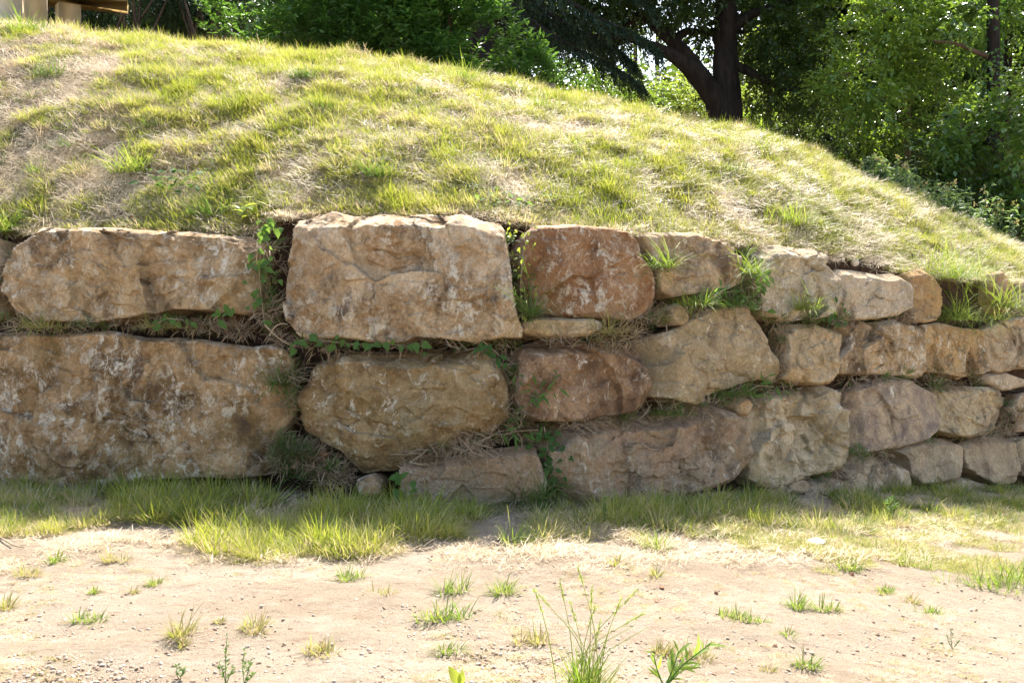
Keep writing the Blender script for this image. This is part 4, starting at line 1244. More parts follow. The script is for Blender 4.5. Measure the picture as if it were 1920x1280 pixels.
# green tufts where the patches are
P, t, px = hill_points(41000, r)
gpatch = 0.75 * patch(P, 5, 1.3) + 0.8 * patch(P, 9, 3.4) + 0.32 * np.clip((px - 1300) / 250, 0, 1) - 0.42 * (px < 250) * (t > 0.1)
k = (gpatch > -0.55 + 0.40 * r.random(len(P)) - 0.25 * (t > 0.9)) & (r.random(len(P)) > soil_free(px, t) * 1.2)
P, t, px, gp = P[k], t[k], px[k], gpatch[k]
tall = r.random(len(P)) < np.clip(0.08 + 0.4 * gp, 0.03, 0.4)
emit(P, px, np.where(tall, r.integers(5, 8, len(P)), r.integers(0, 5, len(P))), r.uniform(0.5, 1.05, len(P)), np.clip(0.13 - 0.6 * gp + r.normal(0, 0.16, len(P)), 0, 1), r, 0.35)
P, t, px = hill_points(520, r)
k = (patch(P, 77, 0.8) > -0.1) & (r.random(len(P)) > soil_free(px, t))
P, px = P[k], px[k]
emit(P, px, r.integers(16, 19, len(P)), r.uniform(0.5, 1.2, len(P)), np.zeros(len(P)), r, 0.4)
# taller fringe along the crest
P, t, px = hill_points(900, r, t0=0.96, t1=1.08)
emit(P, px, r.integers(5, 8, len(P)), r.uniform(0.5, 1.1, len(P)), np.clip(r.normal(0.35, 0.2, len(P)), 0, 1), r, 0.2)
# overhang along the wall top
P, t, px = hill_points(1500, r, t0=-0.02, t1=0.06)
k = r.random(len(P)) > soil_free(px, t) * 1.3 
P, px = P[k], px[k]
emit(P, px, np.where(r.random(len(P)) < 0.5, r.integers(0, 5, len(P)), r.integers(8, 16, len(P))), r.uniform(0.4, 0.85, len(P)), np.clip(r.normal(0.55, 0.25, len(P)), 0, 1), r, 0.9)
scatter("meadow_grass", np.concatenate(pts), np.concatenate(rot), np.concatenate(scl), np.concatenate(idx), np.concatenate(dry), SRC,
        "mown grass and straw covering the bank")

# ------------------------------------------------------------------ grass, straw and gravel on the ground
pts, rot, scl, idx, dry = [], [], [], [], []
def emit_flat(P, idxs, sc, dr, r):
    n = len(P)
    pts.append(P); idx.append(idxs); scl.append(sc); dry.append(dr)
    rot.append(np.stack([r.normal(0, 0.12, n), r.normal(0, 0.12, n), r.uniform(0, 6.283, n)], 1))
def strip_points(n, r, lo, hi, px0=-120, px1=2040):
    """Points on the ground between the wall foot and a line nearer the camera (both as rows of the photograph)."""
    px = r.uniform(px0, px1, n)
    a, b = np.interp(px, *lo), np.interp(px, *hi)
    py = a + (b - a) * r.random(n)
    P = on_ground(px, py)
    k = P[:, 1] < wall_y(px, P[:, 2]) + 0.12
    return P[k], px[k], py[k]
LO = ([-200, 0, 300, 600, 700, 900, 1200, 1500, 1700, 2000], [925, 912, 905, 900, 905, 935, 945, 930, 922, 908])
HI1 = ([-200, 0, 200, 350, 450, 600, 720, 800, 950, 1200, 1400, 1550, 2000], [1010, 1008, 1000, 1020, 1050, 1055, 1040, 1018, 1012, 1018, 1000, 1000, 985])
r = np.random.default_rng(22)
P, px, py = strip_points(5200, r, LO, HI1)
g1 = patch(P, 41, 2.2)
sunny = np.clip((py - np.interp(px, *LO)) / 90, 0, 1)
k = g1 > -0.24 + 0.35 * r.random(len(P)) - 0.15 * (1 - sunny)
P, px, g1, sunny = P[k], px[k], g1[k], sunny[k]
lush = (np.abs(px - 700) < 110) | (np.abs(px - 380) < 160)
emit_flat(P, np.where(r.random(len(P)) < 0.30 + 0.25 * lush, r.integers(5, 8, len(P)), np.where(r.random(len(P)) < 0.80, np.where(r.random(len(P)) < 0.75 * (1 - sunny), r.integers(16, 19, len(P)), r.integers(0, 5, len(P))), r.integers(8, 16, len(P)))),  # darker tufts towards the wall put its shade into the grass colour
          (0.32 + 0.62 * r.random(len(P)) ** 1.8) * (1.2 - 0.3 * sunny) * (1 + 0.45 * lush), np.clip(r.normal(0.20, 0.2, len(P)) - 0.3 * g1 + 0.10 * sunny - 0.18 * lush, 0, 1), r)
# thin grass spreading over the earth at the right
HI2 = ([1150, 1300, 1450, 1600, 1750, 1900, 2040], [1025, 1040, 1075, 1080, 1085, 1130, 1140])
P, px, py = strip_points(2600, r, ([1150, 1500, 2040], [985, 960, 935]), HI2, 1180, 2040)
g1 = patch(P, 43, 1.7)
k = g1 > -0.05 + 0.25 * r.random(len(P))
P = P[k]
emit_flat(P, r.integers(0, 5, len(P)), r.uniform(0.28, 0.6, len(P)), np.clip(r.normal(0.34, 0.2, len(P)), 0, 1), r)
# straw litter in front of the grass, thinning towards the camera
P, px, py = strip_points(900, r, LO, ([-200, 400, 700, 1000, 2040], [1075, 1085, 1075, 1070, 1060]))
k = r.random(len(P)) < np.clip(1.6 - (py - 985) / 60.0, 0.08, 1) * np.clip(0.55 + 1.6 * patch(P, 47, 2.4), 0, 1)
P = P[k]
emit_flat(P, r.integers(8, 13, len(P)), r.uniform(0.4, 0.85, len(P)), r.uniform(0.3, 1, len(P)), r)
# faint thin seedlings and bits of straw over the bare earth
px = r.uniform(-60, 1980, 2600); py = 1030 + 255 * r.random(2600)
P = on_ground(px, py)
k = patch(P, 91, 1.6) > 0.02 + 0.25 * r.random(len(P))
P = P[k]
emit_flat(P, np.where(r.random(len(P)) < 0.6, r.integers(0, 5, len(P)), r.integers(8, 13, len(P))), r.uniform(0.10, 0.26, len(P)), r.uniform(0.3, 1.0, len(P)), r)
scatter("foot_grass", np.concatenate(pts), np.concatenate(rot), np.concatenate(scl), np.concatenate(idx), np.concatenate(dry), SRC,
        "grass and straw along the foot of the wall")

# gravel and crumbs of earth
M_peb = plain_mat("gravel_stone", (0.40, 0.29, 0.20), (0.56, 0.47, 0.37), 3.0, 0.95, 0.3)
M_crumb = plain_mat("brown_crumb", (0.28, 0.18, 0.115), (0.42, 0.29, 0.20), 20.0, 0.95, 0.4)
def pebble_mesh(name, seed, mat, sub=2):
    import bmesh
    bm = bmesh.new()
    bmesh.ops.create_icosphere(bm, subdivisions=sub, radius=1.0)
    V = np.array([v.co[:] for v in bm.verts]); F = [[v.index for v in f.verts] for f in bm.faces]
    bm.free()
    rr = np.random.default_rng(seed)
    for _ in range(7):
        d = norm(rr.normal(size=3)); lim = rr.uniform(0.45, 0.85)
        ex = np.maximum(V @ d - lim, 0)
        V = V - ex[:, None] * d
    V = V * (1 + 0.18 * fbm(V * 1.5 + seed, 3, seed))[:, None] * np.array([1, rr.uniform(0.6, 0.9), rr.uniform(0.45, 0.7)])
    return mesh_np(name, V, None, F, mat, smooth=False)
PEB = [pebble_mesh("gravel_%d" % k, k, M_peb if k % 3 else M_crumb, 2) for k in range(8)]
r = np.random.default_rng(23)
n = 26000
px = r.uniform(-60, 1980, n); py = 1000 + 300 * r.random(n) ** 0.8
P = on_ground(px, py)
den = 0.13 + 0.9 * np.clip((py - 1130) / 130, 0, 1) * (1.5 * np.exp(-((px - 60) / 230) ** 2) + 0.75 * np.exp(-((px - 900) / 200) ** 2) + 0.15) + 0.25 * (patch(P, 61, 2.0) > 0.15)
k = r.random(n) < den
P = P[k]
sz = 0.0025 + 0.012 * r.random(len(P)) ** 4
P[:, 2] += sz * 0.2
scatter("gravel", P, np.stack([r.normal(0, 0.3, len(P)), r.normal(0, 0.3, len(P)), r.uniform(0, 6.28, len(P))], 1), sz, r.integers(0, 8, len(P)), 0 * sz, PEB,
        "small gravel and crumbs scattered on the pale earth")

# clods on the bare soil above the stones
n = 2600
px = np.concatenate([r.uniform(60, 360, n), r.uniform(1540, 1720, n // 3)])
y0, _ = hill_start(px)
y = y0 + 0.02 + 0.5 * r.random(len(px)) ** 1.5
P = np.stack([(px - 960) / FPX * y, y, hill_z(px, y)], 1)
m = 9000                                                 # and on the soil face seen through the joints
px = r.uniform(-80, 2000, m)
z = -0.75 + (hill_start(px)[1] + 0.7) * r.random(m)
y = wall_y(px, z) + 0.37
P = np.concatenate([P, np.stack([(px - 960) / FPX * y, y, z], 1)])
sz = 0.006 + 0.02 * r.random(len(P)) ** 3
CLOD = [pebble_mesh("clod_%d" % k, 30 + k, plain_mat("dark_soil_clod", (0.06, 0.036, 0.024), (0.15, 0.092, 0.06), 6.0), 1) for k in range(3)]
scatter("soil_clods", P, r.uniform(0, 6.28, (len(P), 3)), sz, r.integers(0, 3, len(P)), 0 * sz, CLOD, "crumbly brown soil above the upper stones")

# dry stems, roots and short grass in the joints of the wall
SRCJ = tuft_sources("joint_short_tuft", 5, M_tuft_dark, 26, rad=0.08, h0=0.04, h1=0.14, lean=0.75, width=0.008, curl=1.1)
SRCJ += tuft_sources("joint_tall_tuft", 3, M_tuft_dark, 22, rad=0.07, h0=0.08, h1=0.22, lean=0.6, width=0.008, curl=1.2)
SRCJ += tuft_sources("joint_straw", 5, M_joint, 30, rad=0.14, h0=0.06, h1=0.22, width=0.008, flat=True)
SRCJ += tuft_sources("joint_stems", 3, M_joint, 30, rad=0.09, h0=0.06, h1=0.2, lean=1.2, width=0.008, curl=1.0)
JOINTS = [  # polyline in the photograph, tufts along it, share of green
    ([(-20, 605), (120, 612), (260, 605), (380, 612), (500, 632)], 70, 0.25), ([(500, 440), (495, 520), (500, 600), (530, 650)], 36, 0.4),
    ([(545, 690), (540, 760), (520, 830), (520, 880)], 40, 0.45), ([(540, 830), (590, 860), (640, 895)], 34, 0.35), ([(520, 880), (580, 895), (650, 905)], 26, 0.45), ([(560, 640), (700, 648), (860, 640), (960, 640)], 40, 0.25),
    ([(955, 440), (975, 520), (985, 590)], 34, 0.7), ([(960, 640), (965, 720), (970, 790), (985, 825)], 60, 0.35), ([(760, 868), (860, 838), (960, 815)], 40, 0.2),
    ([(1000, 795), (1120, 790), (1240, 775)], 26, 0.3), ([(1025, 820), (1030, 880), (1040, 930)], 24, 0.7), ([(1000, 630), (1100, 630), (1200, 628)], 26, 0.3), ([(1140, 590), (1215, 595), (1300, 575)], 46, 0.4),
    ([(1235, 450), (1240, 520)], 18, 0.7), ([(1290, 560), (1370, 560), (1420, 570)], 30, 0.8), ([(1395, 470), (1405, 540), (1430, 590)], 34, 0.75), ([(1440, 600), (1520, 602), (1600, 598)], 34, 0.6),
    ([(1470, 620), (1478, 700)], 16, 0.5), ([(1260, 760), (1340, 752), (1420, 735), (1500, 722)], 44, 0.6), ([(1590, 720), (1650, 705), (1740, 705), (1850, 700)], 46, 0.6), ([(1600, 600), (1720, 600)], 20, 0.6),
    ([(1700, 840), (1760, 820), (1830, 818), (1900, 812)], 30, 0.5), ([(1600, 850), (1660, 848)], 20, 0.4), ([(1420, 905), (1500, 900), (1590, 890)], 24, 0.3), ([(1740, 725), (1890, 722)], 20, 0.6), ([(1900, 760), (1900, 815)], 18, 0.7), ([(20, 470), (5, 560)], 14, 0.4)]
pts, rot, scl, idx, dry = [], [], [], [], []
r = np.random.default_rng(24)
for pl, n, gr in JOINTS:
    pl = np.array(pl, float)
    s = r.uniform(0, len(pl) - 1, n)
    px = np.interp(s, np.arange(len(pl)), pl[:, 0]) + r.normal(0, 5, n)
    py = np.interp(s, np.arange(len(pl)), pl[:, 1]) + r.normal(0, 4, n)
    P = on_wall(px, py, 0.0) + np.stack([0 * px, r.uniform(0.0, 0.22, n), 0 * px], 1)
    green = r.random(n) < gr
    pts.append(P)
    rot.append(np.stack([r.uniform(0.15, 1.0, n), r.normal(0, 0.35, n), r.normal(0, 0.5, n)], 1))
    scl.append(r.uniform(0.6, 1.15, n))
    idx.append(np.where(green, r.integers(0, 8, n), r.integers(8, 16, n)))
    dry.append(np.clip(np.where(green, r.normal(0.25, 0.2, n), 1.0), 0, 1))
scatter("joint_grass", np.concatenate(pts), np.concatenate(rot), np.concatenate(scl), np.concatenate(idx), np.concatenate(dry), SRCJ,
        "dry stems and short grass growing out of the joints between the stones")

# ------------------------------------------------------------------ tufts and weeds one can point to
GT = "grass tufts on the bare earth"
def ground_tuft(px, py, wpx, hpx, mat, label, seed, n=60, name="grass_tuft", group=GT, lean=0.7, curl=0.9, P=None, width=0.0052, cat="grass tuft"):
    if P is None: P = on_ground(np.array([float(px)]), np.array([float(py)]))[0]
    sc = P[1] / FPX
    r = np.random.default_rng(900 + seed)
    g = Geo()
    rad = 0.5 * wpx * sc
    # a handful of crowns, so that the tuft has an uneven outline
    m = max(2, int(wpx / 16))
    for j in range(m):
        c = r.normal(0, 0.38, 3) * rad * np.array([1, 0.7, 0])
        tuft_geo(g, r, n // m + 4, rad * r.uniform(0.25, 0.6), 0.4 * hpx * sc, 1.35 * hpx * sc * r.uniform(0.75, 1.15), lean, width, curl, centre=c)
    V, Q, T, t = g.arrays()
    ob = link(name, mesh_np(name, V, Q, T, mat, {"tone": ('FLOAT', t)}), None, (P[0], P[1], P[2] - 0.01))
    return tag(ob, label, cat, group)

TUFTS = [
 (20, 1140, 50, 34, M_tuft_dry, "yellowish grass tuft at the left edge of the bare earth"),
 (55, 1078, 44, 34, M_tuft_dry, "round yellow tuft on bare earth, second from the left edge"),
 (104, 1055, 52, 36, M_tuft, "green and straw tuft in front of the shaded grass at the left"),
 (205, 1052, 46, 36, M_tuft_dry, "yellow tuft standing upright just below the grass edge, left of the wide green mound"),
 (180, 1112, 30, 20, M_tuft, "little green tuft with few blades above the flat wide one at the left"),
 (178, 1166, 84, 36, M_tuft, "flat wide green tuft in the left quarter of the bare earth"),
 (332, 1190, 66, 66, M_tuft_dry, "tall thin yellow green tuft in the left third of the bare earth"),
 (345, 1208, 44, 26, M_tuft_dry, "short yellow tuft right in front of the tall thin one"),
 (285, 1096, 44, 28, M_tuft, "small green tuft between the wide mound and the tall thin tuft"),
 (250, 1112, 30, 20, M_tuft_dry, "tiny straw yellow tuft beside a small green one"),
 (482, 1180, 92, 40, M_tuft_dry, "wide straw yellow tuft with upright tips on the left half of the bare earth"),
 (408, 1165, 34, 20, M_tuft_dry, "tiny yellow tuft left of the wide straw yellow one"),
 (655, 1086, 66, 40, M_tuft, "sparse green tuft below the right end of the bright grass mound"),
 (728, 1114, 62, 34, M_tuft_dry, "sparse straw and green tuft below the grass in the middle"),
 (832, 1160, 84, 62, M_tuft, "tall loose tuft with a yellow foot in the middle of the bare earth"),
 (850, 1110, 70, 50, M_tuft, "wispy grey green tuft behind the tall loose one"),
 (935, 1112, 76, 50, M_tuft, "wispy thin tuft right of the grey green one"),
 (842, 1226, 62, 40, M_tuft, "bright green tuft standing behind the broad yellow leaf"),
 (600, 1226, 88, 46, M_tuft_dry, "dry grey brown tuft with splayed thin stalks"),
 (1003, 1205, 74, 50, M_tuft_dry, "straw green tuft left of the tall flowering grass"),
 (1160, 1060, 52, 28, M_tuft_dry, "straw tuft with tan blades under the middle of the wall"),
 (1228, 1080, 46, 30, M_tuft_dry, "pale tuft between the straw one and the green patch"),
 (1498, 1138, 66, 44, M_tuft, "left one of two green tufts side by side on bare earth at the right"),
 (1562, 1145, 58, 40, M_tuft, "right one of two green tufts side by side on bare earth at the right"),
 (1368, 1158, 72, 36, M_tuft, "green tuft beside a brown pebble"),
 (1415, 1170, 52, 30, M_tuft, "green tuft trailing to the right of the one beside the pebble"),
 (1470, 1194, 52, 34, M_tuft, "small spiky tuft below the two side by side"),
 (1515, 1250, 60, 44, M_tuft, "dark green tuft of few stiff blades near the bottom at the right"),
 (1445, 1256, 46, 22, M_tuft_dry, "low yellow tuft near the bottom left of the stiff bladed one"),
 (1665, 1112, 56, 26, M_tuft, "small green tuft above two little ones at the right"),
 (1742, 1146, 56, 26, M_tuft, "small flat tuft right of the yellowing one at the right"),
 (1708, 1130, 54, 26, M_tuft_dry, "small yellowing tuft between two green ones at the right"),
 (1850, 1098, 150, 62, M_tuft, "large spreading green clump near the right edge of the earth"),
 (1905, 1090, 90, 60, M_tuft, "green clump cut by the right edge"),
 (1700, 1056, 110, 40, M_tuft, "long low green tuft on the earth below the far right stones"),
 (1590, 1066, 90, 34, M_tuft, "low green tuft left of the long low one"),
 (1242, 1222, 70, 36, M_tuft_dry, "yellow green tuft behind the leafy weed in the foreground"),
 (1300, 1238, 90, 40, M_tuft_dry, "tan and green tuft right of the leafy weed in the foreground"),
 (1340, 1212, 34, 18, M_tuft_dry, "tiny tan tuft in the right foreground beyond the leafy weed"),
 (1230, 1030, 90, 60, M_tuft, "bright green tuft catching the sun below the pitted bottom stone"),
 (1015, 1026, 66, 28, M_tuft_dry, "yellow cushion of grass at the shadow edge below the middle stones"),
 (965, 1020, 74, 62, M_tuft, "fresh green tuft at the shadow edge left of the yellow cushion"),
]
for k, (px, py, w, h, m, lab) in enumerate(TUFTS):
    ground_tuft(px, py, w, h, m, lab, k, n=int(44 + w * 1.1))

HT = "grass clumps on the bank"
for k, (px, py, w, h, m, lab) in enumerate([
    (712, 335, 96, 66, M_tuft_dark, "dark green domed clump in the middle of the slope above the biggest block"),
    (100, 150, 74, 62, M_tuft_dark, "dark shaded clump high on the slope at the left below the bench"),
    (45, 70, 80, 60, M_tuft, "tall yellow green clump on the crest in front of the bench"),
    (395, 408, 90, 52, M_tuft_dark, "grey green clump above the right end of the long tan block"),
    (20, 470, 90, 70, M_tuft, "green clump hanging over the left end of the long tan block"),
    (1480, 425, 110, 70, M_tuft, "lush bright green clump above the cream grey block"),
    (575, 150, 60, 42, M_tuft_dark, "dark little clump below the crest, above the biggest block"),
    (880, 160, 80, 54, M_tuft, "tall bladed clump on the crest below the conifer"),
    (250, 330, 90, 80, M_tuft, "tall light green clump at the left part of the slope"),
    (1010, 205, 70, 44, M_tuft, "green clump below the small wooden block"),
    (1380, 330, 70, 40, M_tuft_dark, "olive clump below the forked tree"),
    (1760, 330, 70, 40, M_tuft_dark, "olive clump near the weeds at the right")]):
    P = on_hill([px], [py])[0]
    ground_tuft(0, 0, w, h, m, lab, 100 + k, n=int(110 + 1.6 * w), name="grass_clump", group=HT, P=P, lean=0.75, curl=1.1, width=0.008, cat="grass clump")

HW = "grass hanging between the stones"
def wall_tuft(px, py, w, h, m, lab, seed, out=0.06, name="hanging_grass", lean=1.0, curl=1.6):
    P = on_wall(np.array([float(px)]), np.array([float(py)]), out)[0]
    return ground_tuft(0, 0, w * 1.15, h * 1.05, m, lab, 200 + seed, n=int(80 + 2.2 * w), name=name, group=HW, P=P, lean=lean, curl=curl, width=0.006, cat="grass tuft")
for k, a in enumerate([
    (1790, 520, 120, 120, M_tuft, "big bright grass clump overhanging the ochre blocks at the right"),
    (1812, 598, 110, 90, M_tuft, "bright grass hanging lower beside the big overhanging clump at the right"),
    (1868, 575, 90, 100, M_tuft, "rightmost bright grass clump overhanging beside the shaded brown upper block"),
    (1240, 500, 46, 90, M_tuft, "yellow green grass hanging between the reddish and the brown tan block"),
    (1398, 510, 50, 100, M_tuft, "grass hanging between the brown tan and the cream grey block"),
    (1300, 570, 80, 52, M_tuft, "green tuft growing in the joint above the pointed block"),
    (1370, 570, 70, 44, M_tuft_dark, "dark green tuft in the joint at the tip of the pointed block"),
    (1145, 622, 56, 66, M_tuft_dry, "dry straw tuft standing under the reddish block"),
    (1505, 580, 50, 70, M_tuft, "thin green blades leaning on the cream grey block"),
    (1390, 738, 90, 36, M_tuft_dark, "dark grass in the joint under the pointed block"),
    (520, 720, 50, 90, M_tuft_dark, "long shaded grass in the joint right of the largest golden block"),
    (545, 850, 70, 60, M_joint, "shaded withered grass in the gap left of the golden olive block"),
    (980, 590, 40, 120, M_tuft_dark, "long thin stems hanging in the joint right of the biggest upper block"),
    (300, 612, 120, 40, M_tuft_dry, "withered brown grass along the joint over the largest golden block"),
    (90, 612, 120, 46, M_tuft_dry, "withered brown grass over the left end of the largest golden block"),
    (1260, 775, 90, 26, M_tuft_dark, "thin grass lying on top of the pitted bottom block"),
    (1000, 930, 90, 70, M_tuft_dark, "grey green grass heap in the shade right of the low greyish block")]):
    wall_tuft(*a, k)

# leaves shared by the weeds: heart shaped, lance shaped, oval
def leaf_mesh(name, prof, fold, droop, mat):
    """Leaf along +Y, unit length; prof = (place along, half width)."""
    V, Q, t = [], [], []
    for u, w in prof:
        z = -droop * u * u
        V += [(-w, u, z + fold * w), (0, u, z), (w, u, z + fold * w)]
    V = np.array(V)
    for k in range(len(prof) - 1):
        a = 3 * k
        Q += [(a, a + 1, a + 4, a + 3), (a + 1, a + 2, a + 5, a + 4)]
    return mesh_np(name, V, Q, None, mat, {"tone": ('FLOAT', np.full(len(V), 0.45))})
HEART = [(-0.08, 0.20), (0.05, 0.36), (0.25, 0.40), (0.5, 0.30), (0.78, 0.13), (1.0, 0.005)]
LANCE = [(0, 0.01), (0.2, 0.075), (0.45, 0.10), (0.75, 0.06), (1.0, 0.004)]
OVAL = [(0, 0.02), (0.2, 0.2), (0.5, 0.27), (0.8, 0.16), (1.0, 0.01)]
LM = {"heart": leaf_mesh("leaf", HEART, 0.25, 0.25, M_weed), "heart_dark": leaf_mesh("leaf", HEART, 0.25, 0.25, M_weed_dark), "lance": leaf_mesh("leaf", LANCE, 0.3, 0.3, M_weed),
      "oval": leaf_mesh("leaf", OVAL, 0.25, 0.3, M_weed), "oval_yellow": leaf_mesh("leaf", OVAL, 0.25, 0.35, M_yellow), "oval_dark": leaf_mesh("leaf", OVAL, 0.25, 0.3, M_weed_dark)}
M_lance = leaf_mat("fresh_weed_leaf", (0.09, 0.18, 0.035), (0.16, 0.25, 0.05), (0.34, 0.46, 0.06), 0.5, 0.6, 0.2)
LM["lance_fresh"] = leaf_mesh("leaf", LANCE, 0.3, 0.3, M_lance)
def put_leaf(parent, kind, P, d, up, L):
    d = norm(d); x = norm(np.cross(d, up)); z = np.cross(x, d)
    o = link("leaf", LM[kind], parent, P)
    M = Matrix(((x[0], d[0], z[0]), (x[1], d[1], z[1]), (x[2], d[2], z[2])))
    o.rotation_euler = M.to_euler()
    o.scale = (L, L, L)
    return o

def vine(pts_px, out, kind, n, Lpx, label, seed, name="climbing_weed", cat="weed", spread=10, group=None, stem=M_weed, r0=1.2):
    """Stem along the wall with leaves of its own."""
    r = np.random.default_rng(1300 + seed)
    a = np.array(pts_px, float)
    P = on_wall(a[:, 0], a[:, 1], out)
    t = thing(name, P[0], label, cat, group)
    V, Q, T = tube(P, np.linspace(r0, 0.6, len(a)) / FPX * P[:, 1], 5, seed)
    obj_at("stem", V, P[0], t, Q, T, M_root, {"tone": ('FLOAT', np.full(len(V), 0.3))})
    n = int(n * 1.4)
    s = np.linspace(0.15, len(a) - 1, n) + r.uniform(-0.1, 0.1, n)
    qx = np.interp(s, np.arange(len(a)), a[:, 0]) + r.normal(0, spread, n)
    qy = np.interp(s, np.arange(len(a)), a[:, 1]) + r.normal(0, spread * 0.8, n)
    q = on_wall(qx, qy, out + 0.01)
    q[:, 1] -= r.uniform(0, 0.06, n)
    for k in range(n):
        sc = q[k, 1] / FPX * 0.62 * Lpx * r.uniform(0.6, 1.25)
        d = np.array([r.normal(0, 0.6), -0.45 + r.normal(0, 0.25), r.normal(-0.45, 0.5)])
        up = np.array([r.normal(0, 0.3), -0.9, 0.55 + r.normal(0, 0.3)])
        put_leaf(t, kind, q[k], d, up, sc)
    return t
vine([(540, 655), (565, 635), (620, 640), (660, 645), (720, 645), (800, 650)], 0.04, "heart", 22, 26, "bindweed with heart shaped leaves in the joint under the biggest upper block", 1, "bindweed", spread=7)
vine([(900, 635), (925, 655), (945, 675)], 0.03, "oval_dark", 8, 30, "dark leaved weed in the joint at the lower right corner of the biggest upper block", 2)
vine([(495, 600), (488, 540), (485, 490), (500, 440), (515, 420)], 0.05, "heart", 30, 24, "leafy climbing weed in the vertical joint left of the biggest upper block", 3, spread=14)
vine([(400, 600), (420, 582), (440, 580)], 0.12, "oval", 6, 30, "three leaved seedling under the right end of the long tan block", 4, spread=8)
vine([(290, 610), (310, 596), (345, 600)], 0.12, "oval", 10, 22, "pale green seedlings in the joint under the long tan block", 5, spread=10)
vine([(980, 600), (975, 540), (980, 480), (990, 440), (965, 430)], 0.06, "oval_yellow", 46, 13, "yellow green leafy spray trailing down between the biggest upper block and the reddish one", 6, spread=15)
vine([(975, 690), (990, 740), (1010, 745), (1030, 730), (1035, 700)], 0.08, "lance", 20, 36, "narrow leaved weed curling on the dark maroon block", 7, spread=9)
vine([(1020, 800), (1030, 850), (1040, 885)], 0.0, "oval_dark", 34, 26, "dark green nettle like weed left of the pitted bottom block", 8, spread=14)
vine([(750, 930), (752, 900), (758, 880)], 0.10, "oval", 9, 34, "broad leaved weed at the foot left of the low greyish block", 9, spread=10)
vine([(1320, 562), (1350, 550), (1375, 545)], 0.12, "lance", 18, 30, "small leafy weed in the joint under the brown tan block", 10, spread=12)
vine([(1400, 735), (1420, 722), (1450, 725)], 0.08, "lance", 12, 34, "narrow leaved weed under the lower corner of the pointed block", 11, spread=10)
vine([(1430, 590), (1425, 530), (1432, 500)], 0.07, "oval", 18, 26, "leafy weed beside the left edge of the cream grey block", 12, spread=9)
vine([(1580, 560), (1555, 590), (1570, 610)], 0.06, "oval_dark", 9, 20, "dark leaves in the joint below the cream grey block", 13, spread=9)
vine([(945, 815), (965, 808), (1010, 806)], 0.02, "lance", 7, 46, "long leaves lying in the joint over the low greyish block", 14, spread=7)

def hill_weed(px, py, n, Lpx, kind, label, seed, wpx, hpx, name="leafy_weed"):
    r = np.random.default_rng(1500 + seed)
    P = on_hill([px], [py])[0]
    sc = P[1] / FPX
    t = thing(name, P, label, "weed")
    V, Q, T = tube(np.array([P, P + [0.01, 0, hpx * sc * 0.5]]), [0.006, 0.003], 5, seed)
    obj_at("stem", V, P, t, Q, T, M_weed, {"tone": ('FLOAT', np.full(len(V), 0.3))})
    for k in range(n):
        q = P + np.array([r.normal(0, 0.35) * wpx * sc, r.normal(0, 0.2) * wpx * sc, r.uniform(0.1, 1.0) * hpx * sc])
        put_leaf(t, kind, q, np.array([r.normal(), r.normal(-0.2, 0.8), r.uniform(-0.3, 0.7)]), np.array([r.normal(0, 0.3), r.normal(-0.2, 0.3), 1.0]), 0.8 * Lpx * sc * r.uniform(0.6, 1.2))
hill_weed(330, 365, 46, 24, "oval_dark", "dark leaved weed on the slope above the long tan block", 1, 74, 46)
hill_weed(470, 430, 16, 34, "oval_yellow", "bright yellow green broad leaved weed at the top of the vertical joint", 2, 46, 46)
hill_weed(955, 395, 70, 16, "oval", "low patch of small leaved weed above the gap by the reddish block", 3, 130, 26)
hill_weed(900, 372, 40, 15, "oval", "small leaved weed above the right end of the biggest upper block", 4, 80, 24)
hill_weed(20, 440, 14, 34, "lance", "pale long leaved weed at the left edge above the stones", 5, 50, 34)

# bluish tall weeds beyond the crest at the right
for k, (px, D, w, h, lab) in enumerate([(1665, 14.9, 66, 60, "bluish green tall weeds on the crest, leftmost of three clumps"), (1735, 15.4, 90, 74, "bluish green tall weeds with pinkish flower tips in the middle of three clumps"),
                                        (1815, 15.8, 90, 80, "bluish green tall weeds nearest the right edge of three clumps"), ]):
    r = np.random.default_rng(1600 + k)
    sc = D / FPX
    x0 = (px - 960) / FPX * D
    z0_ = float(hill_z(np.array([px]), np.array([D]))[0])
    t = thing("tall_weed", (x0, D, z0_), lab, "weed", "tall weeds beyond the bank")
    g = Geo(); gs = Geo(); gf = Geo()
    for j in range(46):
        b = np.array([x0 + r.normal(0, 0.45) * w * sc, D + r.normal(0, 0.25), 0]); b[2] = float(hill_z(np.array([col_of(b[0], b[1])]), np.array([b[1]]))[0])
        top = b + np.array([r.normal(0, 0.1), r.normal(0, 0.08), h * sc * r.uniform(0.5, 1.15)])
        V, Q, T = tube(np.array([b, (b + top) / 2, top]), [0.006, 0.005, 0.003], 4, j)
        gs.add(V, Q, T, 0.3)
        m = 16
        u = r.uniform(0.15, 1, m)
        a = r.uniform(0, 6.28, m)
        leaf_geo(g, b + (top - b) * u[:, None], np.stack([np.cos(a), np.sin(a), r.normal(-0.1, 0.4, m)], 1), np.array([0, 0, 1.0]) + r.normal(0, 0.3, (m, 3)), 0.11 * r.uniform(0.6, 1.2, m), 0.035, r)
        if j % 3 == 0:
            leaf_geo(gf, top + r.normal(0, 0.02, (8, 3)), r.normal(0, 1, (8, 3)) + [0, 0, 0.8], np.array([0.2, -1, 0.3]) + r.normal(0, 0.3, (8, 3)), 0.05, 0.025, r)
    gs.build("stems", M_weed_blue, t, (x0, D, z0_))
    g.build("foliage", M_weed_blue, t, (x0, D, z0_))
    gf.build("seed_heads", M_tuft_dry, t, (x0, D, z0_))

M_stalk = leaf_mat("grass_stalk", (0.20, 0.27, 0.05), (0.34, 0.36, 0.12), (0.42, 0.50, 0.10), 0.5, 0.5, 0.3)
